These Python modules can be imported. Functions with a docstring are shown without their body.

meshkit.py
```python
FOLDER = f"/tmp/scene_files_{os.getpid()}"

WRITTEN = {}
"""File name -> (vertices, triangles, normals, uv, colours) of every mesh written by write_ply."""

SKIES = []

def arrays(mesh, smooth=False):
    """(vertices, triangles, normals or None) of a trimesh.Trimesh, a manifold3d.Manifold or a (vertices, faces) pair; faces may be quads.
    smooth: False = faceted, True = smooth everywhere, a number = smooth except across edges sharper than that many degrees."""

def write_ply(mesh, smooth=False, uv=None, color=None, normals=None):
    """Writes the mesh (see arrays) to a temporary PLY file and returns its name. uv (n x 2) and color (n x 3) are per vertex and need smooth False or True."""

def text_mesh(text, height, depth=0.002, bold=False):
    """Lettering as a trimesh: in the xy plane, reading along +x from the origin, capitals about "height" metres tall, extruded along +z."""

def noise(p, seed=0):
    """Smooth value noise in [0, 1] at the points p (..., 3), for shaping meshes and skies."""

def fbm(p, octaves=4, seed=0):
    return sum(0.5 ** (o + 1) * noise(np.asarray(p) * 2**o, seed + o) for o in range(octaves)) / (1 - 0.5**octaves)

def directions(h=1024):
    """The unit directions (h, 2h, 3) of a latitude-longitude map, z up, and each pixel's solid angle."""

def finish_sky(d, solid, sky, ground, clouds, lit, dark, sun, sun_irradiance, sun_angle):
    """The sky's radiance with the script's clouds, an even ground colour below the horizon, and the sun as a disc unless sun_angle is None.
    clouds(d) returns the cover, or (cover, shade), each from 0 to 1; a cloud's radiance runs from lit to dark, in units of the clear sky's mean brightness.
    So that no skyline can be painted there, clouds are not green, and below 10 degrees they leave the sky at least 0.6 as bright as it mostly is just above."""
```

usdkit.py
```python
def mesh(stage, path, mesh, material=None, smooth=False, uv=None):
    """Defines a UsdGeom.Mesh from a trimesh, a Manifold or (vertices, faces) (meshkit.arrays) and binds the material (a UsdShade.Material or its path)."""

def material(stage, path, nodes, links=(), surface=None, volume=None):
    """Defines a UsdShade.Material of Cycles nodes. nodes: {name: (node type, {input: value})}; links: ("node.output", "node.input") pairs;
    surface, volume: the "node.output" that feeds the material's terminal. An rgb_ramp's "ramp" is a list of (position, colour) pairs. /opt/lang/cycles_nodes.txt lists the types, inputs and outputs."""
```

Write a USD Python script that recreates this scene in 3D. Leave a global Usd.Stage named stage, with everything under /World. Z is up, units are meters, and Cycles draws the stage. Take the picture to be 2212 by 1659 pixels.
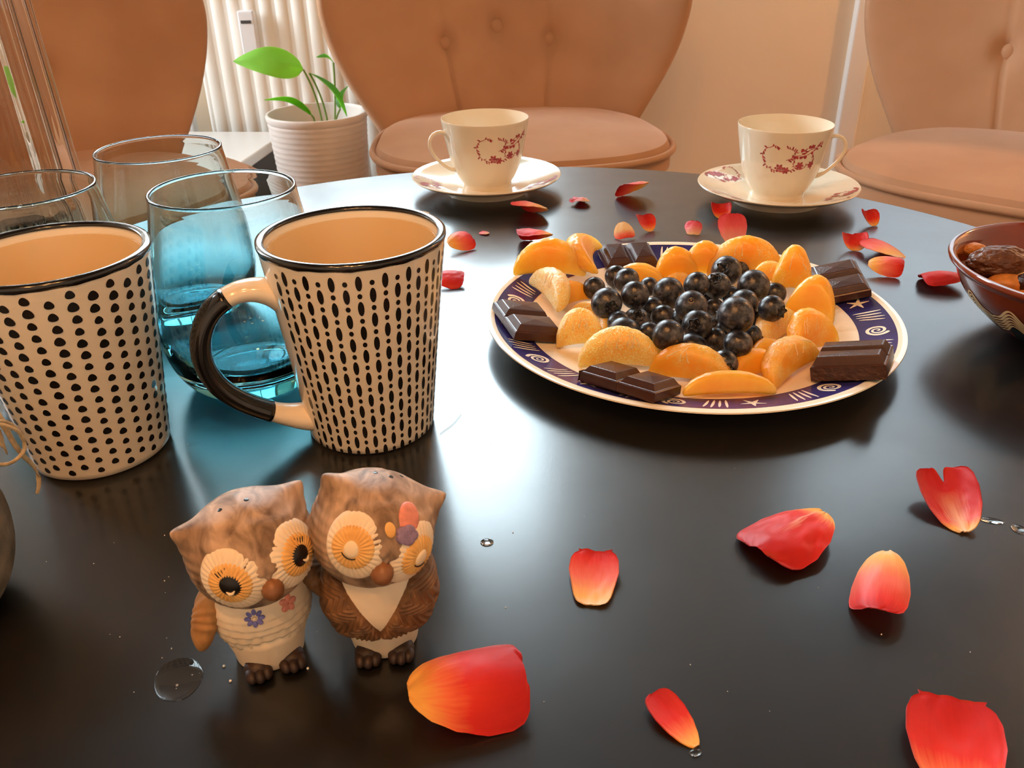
import math, random
import numpy as np, trimesh, usdkit, meshkit
from pxr import Usd, UsdGeom, UsdLux, UsdShade, Gf, Sdf
from shapely.geometry import Polygon, Point, LineString, box as sbox
from shapely import affinity
from shapely.ops import unary_union

stage = Usd.Stage.CreateInMemory()
UsdGeom.SetStageUpAxis(stage, UsdGeom.Tokens.z)
UsdGeom.SetStageMetersPerUnit(stage, 1.0)
UsdGeom.Xform.Define(stage, '/World')
PI = math.pi
TZ = 0.60                       # height of the table top above the floor; most coordinates below are relative to it

# ------------------------------------------------------------------ camera, light, exposure
CF = 1827.7                     # focal length in pixels of the 2212 px wide picture
Fv = np.array([0, .87623602, -.48188218]); Rv = np.array([.99982843, -.00892604, -.01623077]); Uv = np.array([.01852329, .4817995, .87608569])
CH = .2442                      # camera height above the table
cam = UsdGeom.Camera.Define(stage, '/World/camera')
cam.CreateHorizontalApertureAttr(36.0); cam.CreateVerticalApertureAttr(27.0)
cam.CreateFocalLengthAttr(36 * CF / 2212)
cam.CreateClippingRangeAttr(Gf.Vec2f(.01, 100))
cam.CreateFStopAttr(38.0); cam.CreateFocusDistanceAttr(.47)
cam.CreateExposureAttr(-0.75)
cam.AddTransformOp().Set(Gf.Matrix4d(*Rv, 0, *Uv, 0, *(-Fv), 0, 0, 0, TZ + CH, 1))

dome = UsdLux.DomeLight.Define(stage, '/World/sky')
dome.CreateColorAttr(Gf.Vec3f(.75, .85, 1.0)); dome.CreateIntensityAttr(.6)

WIN1 = (-1.30, .16, .42, 1.92)  # x0, x1, z0, z1 of the panes over the radiator and of the balcony door, above the table
WIN2 = (1.04, 2.06, .10, 2.45)
WALL_Y = 2.42
def rect_light(name, x0, x1, z0, z1, col, inten):
    l = UsdLux.RectLight.Define(stage, '/World/' + name)
    l.CreateWidthAttr(x1 - x0); l.CreateHeightAttr(z1 - z0)
    l.CreateColorAttr(Gf.Vec3f(*col)); l.CreateIntensityAttr(inten)
    # daylight outside the pane, facing into the room (-y)
    l.AddTransformOp().Set(Gf.Matrix4d(-1, 0, 0, 0, 0, 0, 1, 0, 0, 1, 0, 0, (x0 + x1) / 2, WALL_Y + .17, TZ + (z0 + z1) / 2, 1))
# below, the street and the houses across; above, the sky
rect_light('window_street', WIN1[0], WIN1[1], WIN1[2], .64, (.80, .92, 1.0), 1.5)
rect_light('window_sky', WIN1[0], WIN1[1], .64, WIN1[3], (.78, .92, 1.0), 33.0)
rect_light('door_street', WIN2[0], WIN2[1], WIN2[2], .60, (.80, .92, 1.0), 1.2)
rect_light('door_houses', WIN2[0], WIN2[1], .60, 1.45, (.80, .92, 1.0), 3.2)
rect_light('door_sky', WIN2[0], WIN2[1], 1.45, WIN2[3], (.80, .93, 1.0), 14.0)
WIN3 = (1.40, 2.30, .25, 1.65)    # y0, y1, z0, z1 of the pane in the left wall
l3 = UsdLux.RectLight.Define(stage, '/World/left_daylight')
l3.CreateWidthAttr(WIN3[1] - WIN3[0]); l3.CreateHeightAttr(WIN3[3] - WIN3[2]); l3.CreateColorAttr(Gf.Vec3f(.84, .93, 1.0)); l3.CreateIntensityAttr(42.0)
l3.AddTransformOp().Set(Gf.Matrix4d(0, 1, 0, 0, 0, 0, 1, 0, -1, 0, 0, 0, -2.15, (WIN3[0] + WIN3[1]) / 2, TZ + (WIN3[2] + WIN3[3]) / 2, 1))
BULBS = [(-.15 + .26 * math.cos(a), -.20 + .26 * math.sin(a), 1.20) for a in np.arange(5) * 2 * PI / 5 + .3]
for i, b in enumerate(BULBS):
    s = UsdLux.SphereLight.Define(stage, '/World/bulb_light_%d' % (i + 1))
    s.CreateRadiusAttr(.030); s.CreateColorAttr(Gf.Vec3f(1.0, .475, .17)); s.CreateIntensityAttr(400.0)
    s.AddTranslateOp().Set(Gf.Vec3d(b[0], b[1], TZ + b[2]))

sc = UsdLux.SphereLight.Define(stage, '/World/wall_lamp_light')
sc.CreateRadiusAttr(.05); sc.CreateColorAttr(Gf.Vec3f(1.0, .49, .18)); sc.CreateIntensityAttr(800.0)
SCONCE = (1.92, 1.80, 1.20); sc.AddTranslateOp().Set(Gf.Vec3d(SCONCE[0], SCONCE[1], TZ + SCONCE[2]))

# ------------------------------------------------------------------ helpers: prims
USED = {}
def numbered(name, parent):
    k = (parent, name); USED[k] = USED.get(k, -1) + 1
    return name if USED[k] == 0 else '%s_%03d' % (name, USED[k])
def tag(p, label=None, cat=None, group=None, kind=None):
    for k, v in (('label', label), ('category', cat), ('group', group), ('kind', kind)):
        if v: p.SetCustomDataByKey(k, v)
    return p
def xf(x, loc=(0, 0, 0), rotz=0, rot=None):
    if rot is not None:
        M = np.eye(4); M[:3, :3] = np.asarray(rot).T; M[3, :3] = loc
        x.AddTransformOp().Set(Gf.Matrix4d(M.tolist()))
    else:
        x.AddTranslateOp().Set(Gf.Vec3d(*map(float, loc)))
        if rotz: x.AddRotateZOp().Set(math.degrees(rotz))
def thing(name, label, cat, loc=(0, 0, 0), rotz=0, group=None, rot=None, table=True, kind=None):
    x = UsdGeom.Xform.Define(stage, '/World/' + numbered(name, '/World'))
    xf(x, (loc[0], loc[1], loc[2] + (TZ if table else 0)), rotz, rot)
    return tag(x.GetPrim(), label, cat, group, kind)
def part(name, mesh, mat, parent, smooth=35, uv=None, label=None, kind=None):
    pp = str(parent.GetPath())
    m = usdkit.mesh(stage, pp + '/' + numbered(name, pp), mesh, M[mat], smooth, uv)
    return tag(m.GetPrim(), label, None, None, kind)
def single(name, mesh, mat, label, cat, loc=(0, 0, 0), group=None, smooth=35, uv=None, table=True, kind=None):
    m = usdkit.mesh(stage, '/World/' + numbered(name, '/World'), mesh, M[mat], smooth, uv)
    xf(m, (loc[0], loc[1], loc[2] + (TZ if table else 0)))
    return tag(m.GetPrim(), label, cat, group, kind)

def at(u, v, z=0.0):
    """the place on the level z (above the table top) that the photograph shows at pixel u, v"""
    d = Fv + Rv * (u - 1106) / CF - Uv * (v - 829.5) / CF
    return np.array([0, 0, CH]) - d * ((CH - z) / d[2])
def depth(p): return (np.asarray(p) - [0, 0, CH]) @ Fv

# ------------------------------------------------------------------ helpers: shapes
def cat(ms): return trimesh.util.concatenate([m for m in ms])
def tri(v, f): return trimesh.Trimesh(np.asarray(v, float), np.asarray(f), process=False)
def quads(nu, nv, closed_u=False):
    f = []
    for i in range(nu if closed_u else nu - 1):
        for j in range(nv - 1):
            a, b = i * nv + j, ((i + 1) % nu) * nv + j
            f += [(a, b, b + 1), (a, b + 1, a + 1)]
    return np.array(f)
def lathe(prof, n=96, a0=0):
    """profile (r, z) listed from the axis at the bottom, outwards and up, and back to the axis"""
    prof = np.asarray(prof, float); a = a0 + np.arange(n) * 2 * PI / n
    v = np.stack([prof[None, :, 0] * np.cos(a)[:, None], prof[None, :, 0] * np.sin(a)[:, None], np.broadcast_to(prof[:, 1], (n, len(prof)))], -1).reshape(-1, 3)
    m = trimesh.Trimesh(v, quads(n, len(prof), True), process=False)
    m.merge_vertices(); m.update_faces(m.nondegenerate_faces()); return m
def spline(pts, n=60):
    from scipy.interpolate import PchipInterpolator, CubicSpline
    pts = np.asarray(pts, float); d = np.r_[0, np.cumsum(np.linalg.norm(np.diff(pts, axis=0), axis=1))]
    return CubicSpline(d, pts)(np.linspace(0, d[-1], n))
def tube(pts, r, n=12, flat=1.0, up=(0, 0, 1), caps=True):
    """round or flattened bar along a path; r may vary; flat scales the thickness across `up`"""
    pts = np.asarray(pts, float); r = np.broadcast_to(np.asarray(r, float), len(pts)); t = np.gradient(pts, axis=0); t /= np.linalg.norm(t, axis=1)[:, None]
    s = np.cross(t, up); ln = np.linalg.norm(s, axis=1)[:, None]
    s = np.where(ln > 1e-6, s / np.maximum(ln, 1e-9), [1.0, 0, 0]); w = np.cross(s, t)
    a = np.arange(n) * 2 * PI / n
    v = pts[:, None] + r[:, None, None] * (np.cos(a)[None, :, None] * s[:, None] * flat + np.sin(a)[None, :, None] * w[:, None])
    m = len(pts); v = v.reshape(-1, 3); f = []
    for i in range(m - 1):
        for j in range(n):
            p, q = i * n + j, i * n + (j + 1) % n
            f += [(p, q, q + n), (p, q + n, p + n)]
    v = np.vstack([v, pts[:1], pts[-1:]])
    for j in range(n):
        f += [(len(v) - 2, (j + 1) % n, j), (len(v) - 1, (m - 1) * n + j, (m - 1) * n + (j + 1) % n)]
    return tri(v, f)
def rbox(sx, sy, sz, r=.004, c=(0, 0, 0)):
    """box with rounded edges (superellipsoid-like corner offset)"""
    import manifold3d as m3
    r = min(r, .49 * min(sx, sy, sz)); h = np.array([sx, sy, sz]) / 2 - r
    s = m3.Manifold.sphere(r, 12); ms = [s.translate([a * h[0], b * h[1], d * h[2]]) for a in (-1, 1) for b in (-1, 1) for d in (-1, 1)]
    q = m3.Manifold.batch_hull(ms).to_mesh(); m = tri(q.vert_properties[:, :3], q.tri_verts); m.apply_translation(c); return m
def bx(x0, x1, y0, y1, z0, z1):
    m = trimesh.creation.box((x1 - x0, y1 - y0, z1 - z0)); m.apply_translation(((x0 + x1) / 2, (y0 + y1) / 2, (z0 + z1) / 2)); return m
ICO = {}
def ico(n):
    if n not in ICO: ICO[n] = trimesh.creation.icosphere(n)
    return np.array(ICO[n].vertices), np.array(ICO[n].faces)
def star(n, rf, c=(0, 0, 0)):
    v, f = ico(n); return tri(v * rf(v)[:, None] + np.asarray(c), f)
def ellip(d, a, b, c): return 1 / np.sqrt((d[:, 0] / a) ** 2 + (d[:, 1] / b) ** 2 + (d[:, 2] / c) ** 2)
def blob(c, r, n=3):
    v, f = ico(n); return tri(v * np.asarray(r) + np.asarray(c), f)
def frame(d, up=(0, 0, 1)):
    d = np.asarray(d, float); d = d / np.linalg.norm(d); x = np.cross(up, d); x /= np.linalg.norm(x); return np.stack([x, np.cross(d, x), d], 1)
def moved(m, rot, loc=(0, 0, 0)):
    return tri(np.asarray(m.vertices) @ np.asarray(rot).T + np.asarray(loc), m.faces)
def rx(a): c, s = math.cos(a), math.sin(a); return np.array([[1, 0, 0], [0, c, -s], [0, s, c]])
def ry(a): c, s = math.cos(a), math.sin(a); return np.array([[c, 0, s], [0, 1, 0], [-s, 0, c]])
def rz(a): c, s = math.cos(a), math.sin(a); return np.array([[c, -s, 0], [s, c, 0], [0, 0, 1]])
def polys(g): return [p for p in getattr(g, 'geoms', [g]) if p.geom_type == 'Polygon' and p.area > 0]
def decal(geom, surf, maxlen=None, lift=.00012, thick=.0004):
    """flat print as a thin skin: shapely shapes in (s, t) laid on a surface surf(s, t) -> points, normals"""
    vs, fs, n = [], [], 0
    for p in polys(geom):
        v, f = trimesh.creation.triangulate_polygon(p, engine='earcut')
        if maxlen:
            v3, f = trimesh.remesh.subdivide_to_size(np.c_[v, 0 * v[:, 0]], f, maxlen, max_iter=12); v = v3[:, :2]
        P, N = surf(v[:, 0], v[:, 1])
        e = trimesh.Trimesh(np.c_[v, 0 * v[:, 0]], f, process=False)
        if e.face_normals[:, 2].sum() < 0: f = f[:, ::-1]
        t0, t1, t2 = P[f[:, 0]], P[f[:, 1]], P[f[:, 2]]
        if ((np.cross(t1 - t0, t2 - t0) * N[f[:, 0]]).sum(1)).sum() < 0: f = f[:, ::-1]
        vs.append(P + N * lift); fs.append(f + n); n += len(P)
    return tri(np.vstack(vs), np.vstack(fs))
def oval(x, y, a, b, rot=0, n=14): return affinity.translate(affinity.rotate(affinity.scale(Point(0, 0).buffer(1, n // 4 + 1), a, b), math.degrees(rot), origin=(0, 0)), x, y)
# ------------------------------------------------------------------ materials
M = {}
def lin(c):
    c = np.asarray(c, float) / 255; return tuple(np.where(c <= .04045, c / 12.92, ((c + .055) / 1.055) ** 2.4))
def mat(name, nodes, links, surface='p.BSDF'):
    M[name] = usdkit.material(stage, '/World/Looks/' + name, nodes, links, surface); return name
def plain(name, col, rough=.5, vary=0, scale=30, bump=0, bscale=200, coords='object', **kw):
    """principled material; colour may vary with noise, fine relief from noise"""
    c = lin(col); nodes = {'p': ('principled_bsdf', {'base_color': c, 'roughness': rough, **kw})}; links = []
    if vary or bump: nodes['tc'] = ('texture_coordinate', {})
    if vary:
        lo, hi = tuple(np.array(c) * (1 - vary)), tuple(np.minimum(np.array(c) * (1 + vary), 1))
        nodes['n'] = ('noise_texture', {'scale': scale, 'detail': 4.0}); nodes['r'] = ('rgb_ramp', {'ramp': [(.3, lo), (.7, hi)]})
        links += [('tc.object', 'n.vector'), ('n.fac', 'r.fac'), ('r.color', 'p.base_color')]
    if bump:
        nodes['bn'] = ('noise_texture', {'scale': bscale, 'detail': 3.0}); nodes['bp'] = ('bump', {'strength': bump, 'distance': .002})
        links += [('tc.object', 'bn.vector'), ('bn.fac', 'bp.height'), ('bp.normal', 'p.normal')]
    return mat(name, nodes, links)
plain('wall_paint', (236, 214, 186), .8, bump=.15, bscale=160)
plain('white_paint', (235, 232, 228), .35)
plain('radiator_enamel', (250, 246, 238), .35)
plain('ceiling_paint', (96, 76, 58), .9)
plain('grey_plastic', (70, 70, 72), .4)
plain('white_plastic', (236, 236, 240), .4)
mat('floor_wood', {'tc': ('texture_coordinate', {}), 'mp': ('mapping', {'scale': (1, 9, 1)}), 'n': ('noise_texture', {'scale': 6.0, 'detail': 6.0}), 'r': ('rgb_ramp', {'ramp': [(.3, lin((92, 62, 40))), (.7, lin((140, 100, 66)))]}), 'p': ('principled_bsdf', {'roughness': .45})},
    [('tc.object', 'mp.vector'), ('mp.vector', 'n.vector'), ('n.fac', 'r.fac'), ('r.color', 'p.base_color')])
# table laminate: near-black, satin, faintly grained
mat('black_laminate', {'tc': ('texture_coordinate', {}), 'n': ('noise_texture', {'scale': 900.0, 'detail': 2.0}), 'b': ('bump', {'strength': .02, 'distance': .0004}), 'n2': ('noise_texture', {'scale': 14.0, 'detail': 5.0}), 'rr': ('map_range', {'from_min': .3, 'from_max': .7, 'to_min': .18, 'to_max': .23}), 'p': ('principled_bsdf', {'base_color': lin((8, 7, 6)), 'roughness': .44, 'specular_ior_level': .28, 'coat_weight': .9, 'coat_ior': 1.58})},
    [('tc.object', 'n.vector'), ('n.fac', 'b.height'), ('b.normal', 'p.normal'), ('tc.object', 'n2.vector'), ('n2.fac', 'rr.value'), ('rr.result', 'p.coat_roughness'), ('b.normal', 'p.coat_normal')])
plain('table_edging', (52, 48, 46), .4)
plain('edge_laminate', (104, 98, 96), .45)
# velvet
def velvet(name, a, b):
    mat(name, {'tc': ('texture_coordinate', {}), 'n': ('noise_texture', {'scale': 7.0, 'detail': 3.0}), 'r': ('rgb_ramp', {'ramp': [(.3, lin(a)), (.7, lin(b))]}), 'bn': ('noise_texture', {'scale': 260.0}), 'bp': ('bump', {'strength': .12, 'distance': .001}),
        'p': ('principled_bsdf', {'roughness': .85, 'sheen_weight': .55, 'sheen_roughness': .35, 'sheen_tint': (1, .72, .58), 'specular_ior_level': .15})},
        [('tc.object', 'n.vector'), ('n.fac', 'r.fac'), ('r.color', 'p.base_color'), ('tc.object', 'bn.vector'), ('bn.fac', 'bp.height'), ('bp.normal', 'p.normal')])
velvet('velvet', (178, 136, 104), (192, 150, 118))
plain('dark_wood', (52, 34, 24), .4)
plain('cream_glaze', (236, 222, 200), .12, coat_weight=.4)
plain('mug_inside', (226, 192, 144), .15)
plain('black_glaze', (18, 14, 13), .16, coat_weight=.5)
plain('print_black', (22, 17, 15), .25)
plain('porcelain', (228, 216, 194), .1, coat_weight=.3)
plain('red_print', (164, 62, 68), .25, vary=.35, scale=400)
plain('plate_glaze', (240, 228, 206), .12, coat_weight=.3)
plain('blue_print', (42, 38, 98), .2, vary=.25, scale=60)
plain('clay_glaze', (110, 42, 18), .1, vary=.3, scale=18, coat_weight=.5)
plain('slip_cream', (214, 176, 124), .2)
plain('slip_green', (26, 34, 30), .15)
# glass
def tint_glass(name, stops, rough=0.0):
    mat(name, {'tc': ('texture_coordinate', {}), 's': ('separate_xyz', {}), 'r': ('rgb_ramp', {'ramp': stops}), 'mr': ('map_range', {'from_min': 0.0, 'from_max': .118, 'clamp': True}), 'p': ('principled_bsdf', {'roughness': rough, 'transmission_weight': 1.0, 'ior': 1.48})},
        [('tc.object', 's.vector'), ('s.z', 'mr.value'), ('mr.result', 'r.fac'), ('r.color', 'p.base_color')])
tint_glass('teal_glass', [(0, (.10, .60, .73)), (.12, (.24, .64, .71)), (.35, (.52, .73, .77)), (.7, (.72, .84, .85)), (.9, (.86, .92, .91)), (1, (.93, .95, .94))])
tint_glass('vase_glass', [(0, (.80, .78, .72)), (1, (.86, .80, .74))])
mat('window_glass', {'t': ('transparent_bsdf', {'color': (.96, .98, .98)}), 'g': ('glossy_bsdf', {'color': (1, 1, 1), 'roughness': .02}), 'f': ('fresnel', {'IOR': 1.45}), 'm': ('mix_closure', {})}, [('f.fac', 'm.fac'), ('t.BSDF', 'm.closure1'), ('g.BSDF', 'm.closure2')], 'm.closure')
plain('water', (255, 255, 255), .02, transmission_weight=1.0, ior=1.33)
# petals: yellow at the claw, red to the rim, veined, a little light comes through
def petal_mat(name, stops, streak=0.0, sw=.16):
    mat(name, {'uv': ('texture_coordinate', {}), 's': ('separate_xyz', {}), 'mp': ('mapping', {'scale': (3, 26, 1)}), 'n': ('noise_texture', {'scale': 1.0, 'detail': 3.0}), 'ad': ('math', {'math_type': 'multiply_add', 'value2': .22, 'value3': -.11}), 'su': ('math', {'math_type': 'add'}), 'r': ('rgb_ramp', {'ramp': stops}), 'vc': ('math', {'math_type': 'subtract', 'value2': .5}), 'va': ('math', {'math_type': 'absolute'}), 'vn': ('math', {'math_type': 'multiply_add', 'value2': .35, 'value3': -.17}), 'vs': ('math', {'math_type': 'add'}), 'vr': ('map_range', {'from_min': 0.0, 'from_max': sw, 'to_min': 1.0, 'to_max': 0.0, 'clamp': True}), 'ur': ('map_range', {'from_min': .15, 'from_max': .72, 'to_min': 1.0, 'to_max': 0.0, 'clamp': True}), 'sm': ('math', {'math_type': 'multiply'}), 'sk': ('math', {'math_type': 'multiply', 'value2': streak}), 'mx': ('mix', {'color2': lin((252, 210, 170))}),
               'p': ('principled_bsdf', {'roughness': .5, 'sheen_weight': .15, 'specular_ior_level': .35}), 't': ('translucent_bsdf', {}), 'm': ('mix_closure', {'fac': .28})},
        [('uv.UV', 'mp.vector'), ('mp.vector', 'n.vector'), ('uv.UV', 's.vector'), ('n.fac', 'ad.value1'), ('ad.value', 'su.value1'), ('s.x', 'su.value2'), ('su.value', 'r.fac'), ('s.y', 'vc.value1'), ('vc.value', 'va.value1'), ('n.fac', 'vn.value1'), ('va.value', 'vs.value1'), ('vn.value', 'vs.value2'), ('vs.value', 'vr.value'), ('s.x', 'ur.value'), ('vr.result', 'sm.value1'), ('ur.result', 'sm.value2'), ('sm.value', 'sk.value1'), ('sk.value', 'mx.fac'), ('r.color', 'mx.color1'), ('mx.color', 'p.base_color'), ('mx.color', 't.color'), ('p.BSDF', 'm.closure1'), ('t.BSDF', 'm.closure2')], 'm.closure')
Y, O, RD, DR, PK, CRM = lin((252, 190, 92)), lin((250, 120, 70)), lin((232, 44, 30)), lin((196, 18, 18)), lin((236, 100, 110)), lin((250, 214, 160))
petal_mat('petal_red', [(0, Y), (.10, Y), (.30, O), (.48, RD), (1, DR)])
petal_mat('petal_scarlet', [(0, Y), (.05, O), (.14, RD), (1, DR)])
petal_mat('petal_streaked', [(0, CRM), (.06, Y), (.2, lin((240, 96, 76))), (.4, lin((214, 36, 34))), (1, DR)], .95, .26)
petal_mat('petal_lined', [(0, Y), (.08, Y), (.16, O), (.24, RD), (1, DR)], .7, .05)
petal_mat('petal_coral', [(0, CRM), (.15, Y), (.5, lin((246, 120, 96))), (.85, RD), (1, DR)])
petal_mat('petal_pale', [(0, CRM), (.5, CRM), (.75, lin((244, 140, 110))), (1, RD)])
petal_mat('petal_pink', [(0, CRM), (.25, lin((244, 170, 160))), (.6, PK), (1, lin((214, 44, 60)))])
# fruit
def mandarin(name, pith, a=(252, 148, 40), b=(255, 176, 74)):
    mat(name, {'tc': ('texture_coordinate', {}), 'n': ('noise_texture', {'scale': 60.0, 'detail': 3.0}), 'r': ('rgb_ramp', {'ramp': [(.3, lin(a)), (.7, lin(b))]}),
               'd': ('noise_texture', {'scale': 130.0, 'detail': 2.0}), 'dm': ('mix_vector', {'fac': .10}), 'v': ('voronoi_texture', {'feature': 'distance_to_edge', 'scale': 120.0}), 'vr': ('map_range', {'from_min': .015, 'from_max': .10, 'to_min': 1.0, 'to_max': 0.0, 'clamp': True}),
               'n2': ('noise_texture', {'scale': 55.0, 'detail': 2.0}), 'nr': ('map_range', {'from_min': .58 - pith * .32, 'from_max': .74 - pith * .32, 'clamp': True}), 'mu': ('math', {'math_type': 'multiply'}), 'mu2': ('math', {'math_type': 'multiply', 'value2': min(1, .25 + pith)}),
               'mx': ('mix', {'color2': lin((255, 222, 174))}), 'bp': ('bump', {'strength': .35, 'distance': .0012}),
               'p': ('principled_bsdf', {'roughness': .34, 'subsurface_weight': .5, 'subsurface_radius': (1, .5, .2), 'subsurface_scale': .006})},
        [('tc.object', 'n.vector'), ('n.fac', 'r.fac'), ('tc.object', 'd.vector'), ('tc.object', 'dm.a'), ('d.color', 'dm.b'), ('dm.result', 'v.vector'), ('v.distance', 'vr.value'), ('tc.object', 'n2.vector'), ('n2.fac', 'nr.value'), ('vr.result', 'mu.value1'), ('nr.result', 'mu.value2'), ('mu.value', 'mu2.value1'), ('mu2.value', 'mx.fac'), ('r.color', 'mx.color1'), ('mx.color', 'p.base_color'), ('mu.value', 'bp.height'), ('bp.normal', 'p.normal')])
mandarin('mandarin_clean', .05); mandarin('mandarin_veined', .45); mandarin('mandarin_pithy', .95, (254, 160, 62), (255, 190, 108))
plain('pith', (255, 214, 160), .6, subsurface_weight=.2, subsurface_scale=.002)
mat('blueberry_skin', {'tc': ('texture_coordinate', {}), 'n': ('noise_texture', {'scale': 170.0, 'detail': 5.0, 'roughness': .65}), 'r': ('rgb_ramp', {'ramp': [(.32, lin((14, 12, 16))), (.50, lin((44, 43, 48))), (.70, lin((108, 106, 110)))]}), 'rr': ('map_range', {'from_min': .3, 'from_max': .7, 'to_min': .16, 'to_max': .5}), 'p': ('principled_bsdf', {'roughness': .3})},
    [('tc.object', 'n.vector'), ('n.fac', 'r.fac'), ('r.color', 'p.base_color'), ('n.fac', 'rr.value'), ('rr.result', 'p.roughness')])
plain('blueberry_crown', (24, 18, 20), .6, vary=.5, scale=400)
plain('blueberry_pit', (8, 6, 7), .8)
plain('stem_scar', (150, 112, 60), .6, vary=.3, scale=500)
plain('chocolate', (62, 32, 20), .30, vary=.12, scale=120, bump=.08, bscale=700)
plain('broken_chocolate', (66, 36, 22), .6, vary=.35, scale=260, bump=.5, bscale=500)
# owls: bisque
def bisque(name, a, b, scale=90, stretch=(1, 1, 1), rough=.55):
    mat(name, {'tc': ('texture_coordinate', {}), 'mp': ('mapping', {'scale': stretch}), 'n': ('noise_texture', {'scale': scale, 'detail': 4.0, 'distortion': .6}), 'r': ('rgb_ramp', {'ramp': [(.3, lin(a)), (.68, lin(b))]}), 'bp': ('bump', {'strength': .25, 'distance': .0006}), 'p': ('principled_bsdf', {'roughness': rough, 'specular_ior_level': .4})},
        [('tc.object', 'mp.vector'), ('mp.vector', 'n.vector'), ('n.fac', 'r.fac'), ('r.color', 'p.base_color'), ('n.fac', 'bp.height'), ('bp.normal', 'p.normal')])
bisque('owl_brown', (100, 76, 56), (194, 162, 134), 110, (1.6, 1, .5))
bisque('owl_umber', (86, 56, 34), (138, 98, 62), 160, (1, 1, .7))
bisque('owl_tan', (150, 104, 58), (190, 142, 88), 120, (1, 1, .5))
bisque('owl_cream', (236, 212, 180), (246, 226, 198), 60)
bisque('owl_orange', (226, 164, 84), (240, 190, 116), 140)
plain('owl_beak', (132, 86, 52), .45, vary=.2, scale=120)
plain('owl_black', (16, 12, 12), .25)
plain('owl_feet', (44, 26, 18), .5, vary=.3, scale=200)
plain('owl_lid', (244, 220, 184), .5)
plain('flower_blue', (112, 110, 178), .5, vary=.2, scale=500)
plain('flower_pink', (226, 140, 120), .5, vary=.15, scale=400)
plain('flower_purple', (140, 118, 150), .55, vary=.3, scale=500)
# plant, pot
plain('pot_glaze', (226, 214, 206), .45, vary=.05, scale=12)
plain('soil', (60, 46, 34), .9, vary=.4, scale=120, bump=.6, bscale=90)
def leafmat(name, col):
    mat(name, {'p': ('principled_bsdf', {'base_color': lin(col), 'roughness': .35}), 't': ('translucent_bsdf', {'color': lin((180, 245, 90))}), 'm': ('mix_closure', {'fac': .6})}, [('p.BSDF', 'm.closure1'), ('t.BSDF', 'm.closure2')], 'm.closure')
leafmat('leaf_light', (176, 226, 112)); leafmat('leaf_green', (62, 134, 40)); leafmat('leaf_dark', (36, 92, 36))
plain('leaf_stem', (120, 150, 70), .5)
plain('raffia', (216, 188, 146), .7, vary=.25, scale=300)
plain('stone_pot', (112, 102, 88), .6, vary=.75, scale=70, bump=.4, bscale=120)
plain('nut_choc', (92, 54, 34), .38, vary=.2, scale=160, bump=.5, bscale=300)
plain('nut_tan', (196, 122, 52), .45, vary=.2, scale=200)
plain('nut_pale', (226, 196, 150), .5)
plain('nut_dark', (52, 26, 16), .35)
plain('crumb_white', (240, 235, 225), .6)
plain('bulb_glass', (255, 250, 240), .3)
plain('brass', (190, 150, 80), .3, metallic=1.0)
plain('twig', (70, 66, 60), .8)
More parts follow.
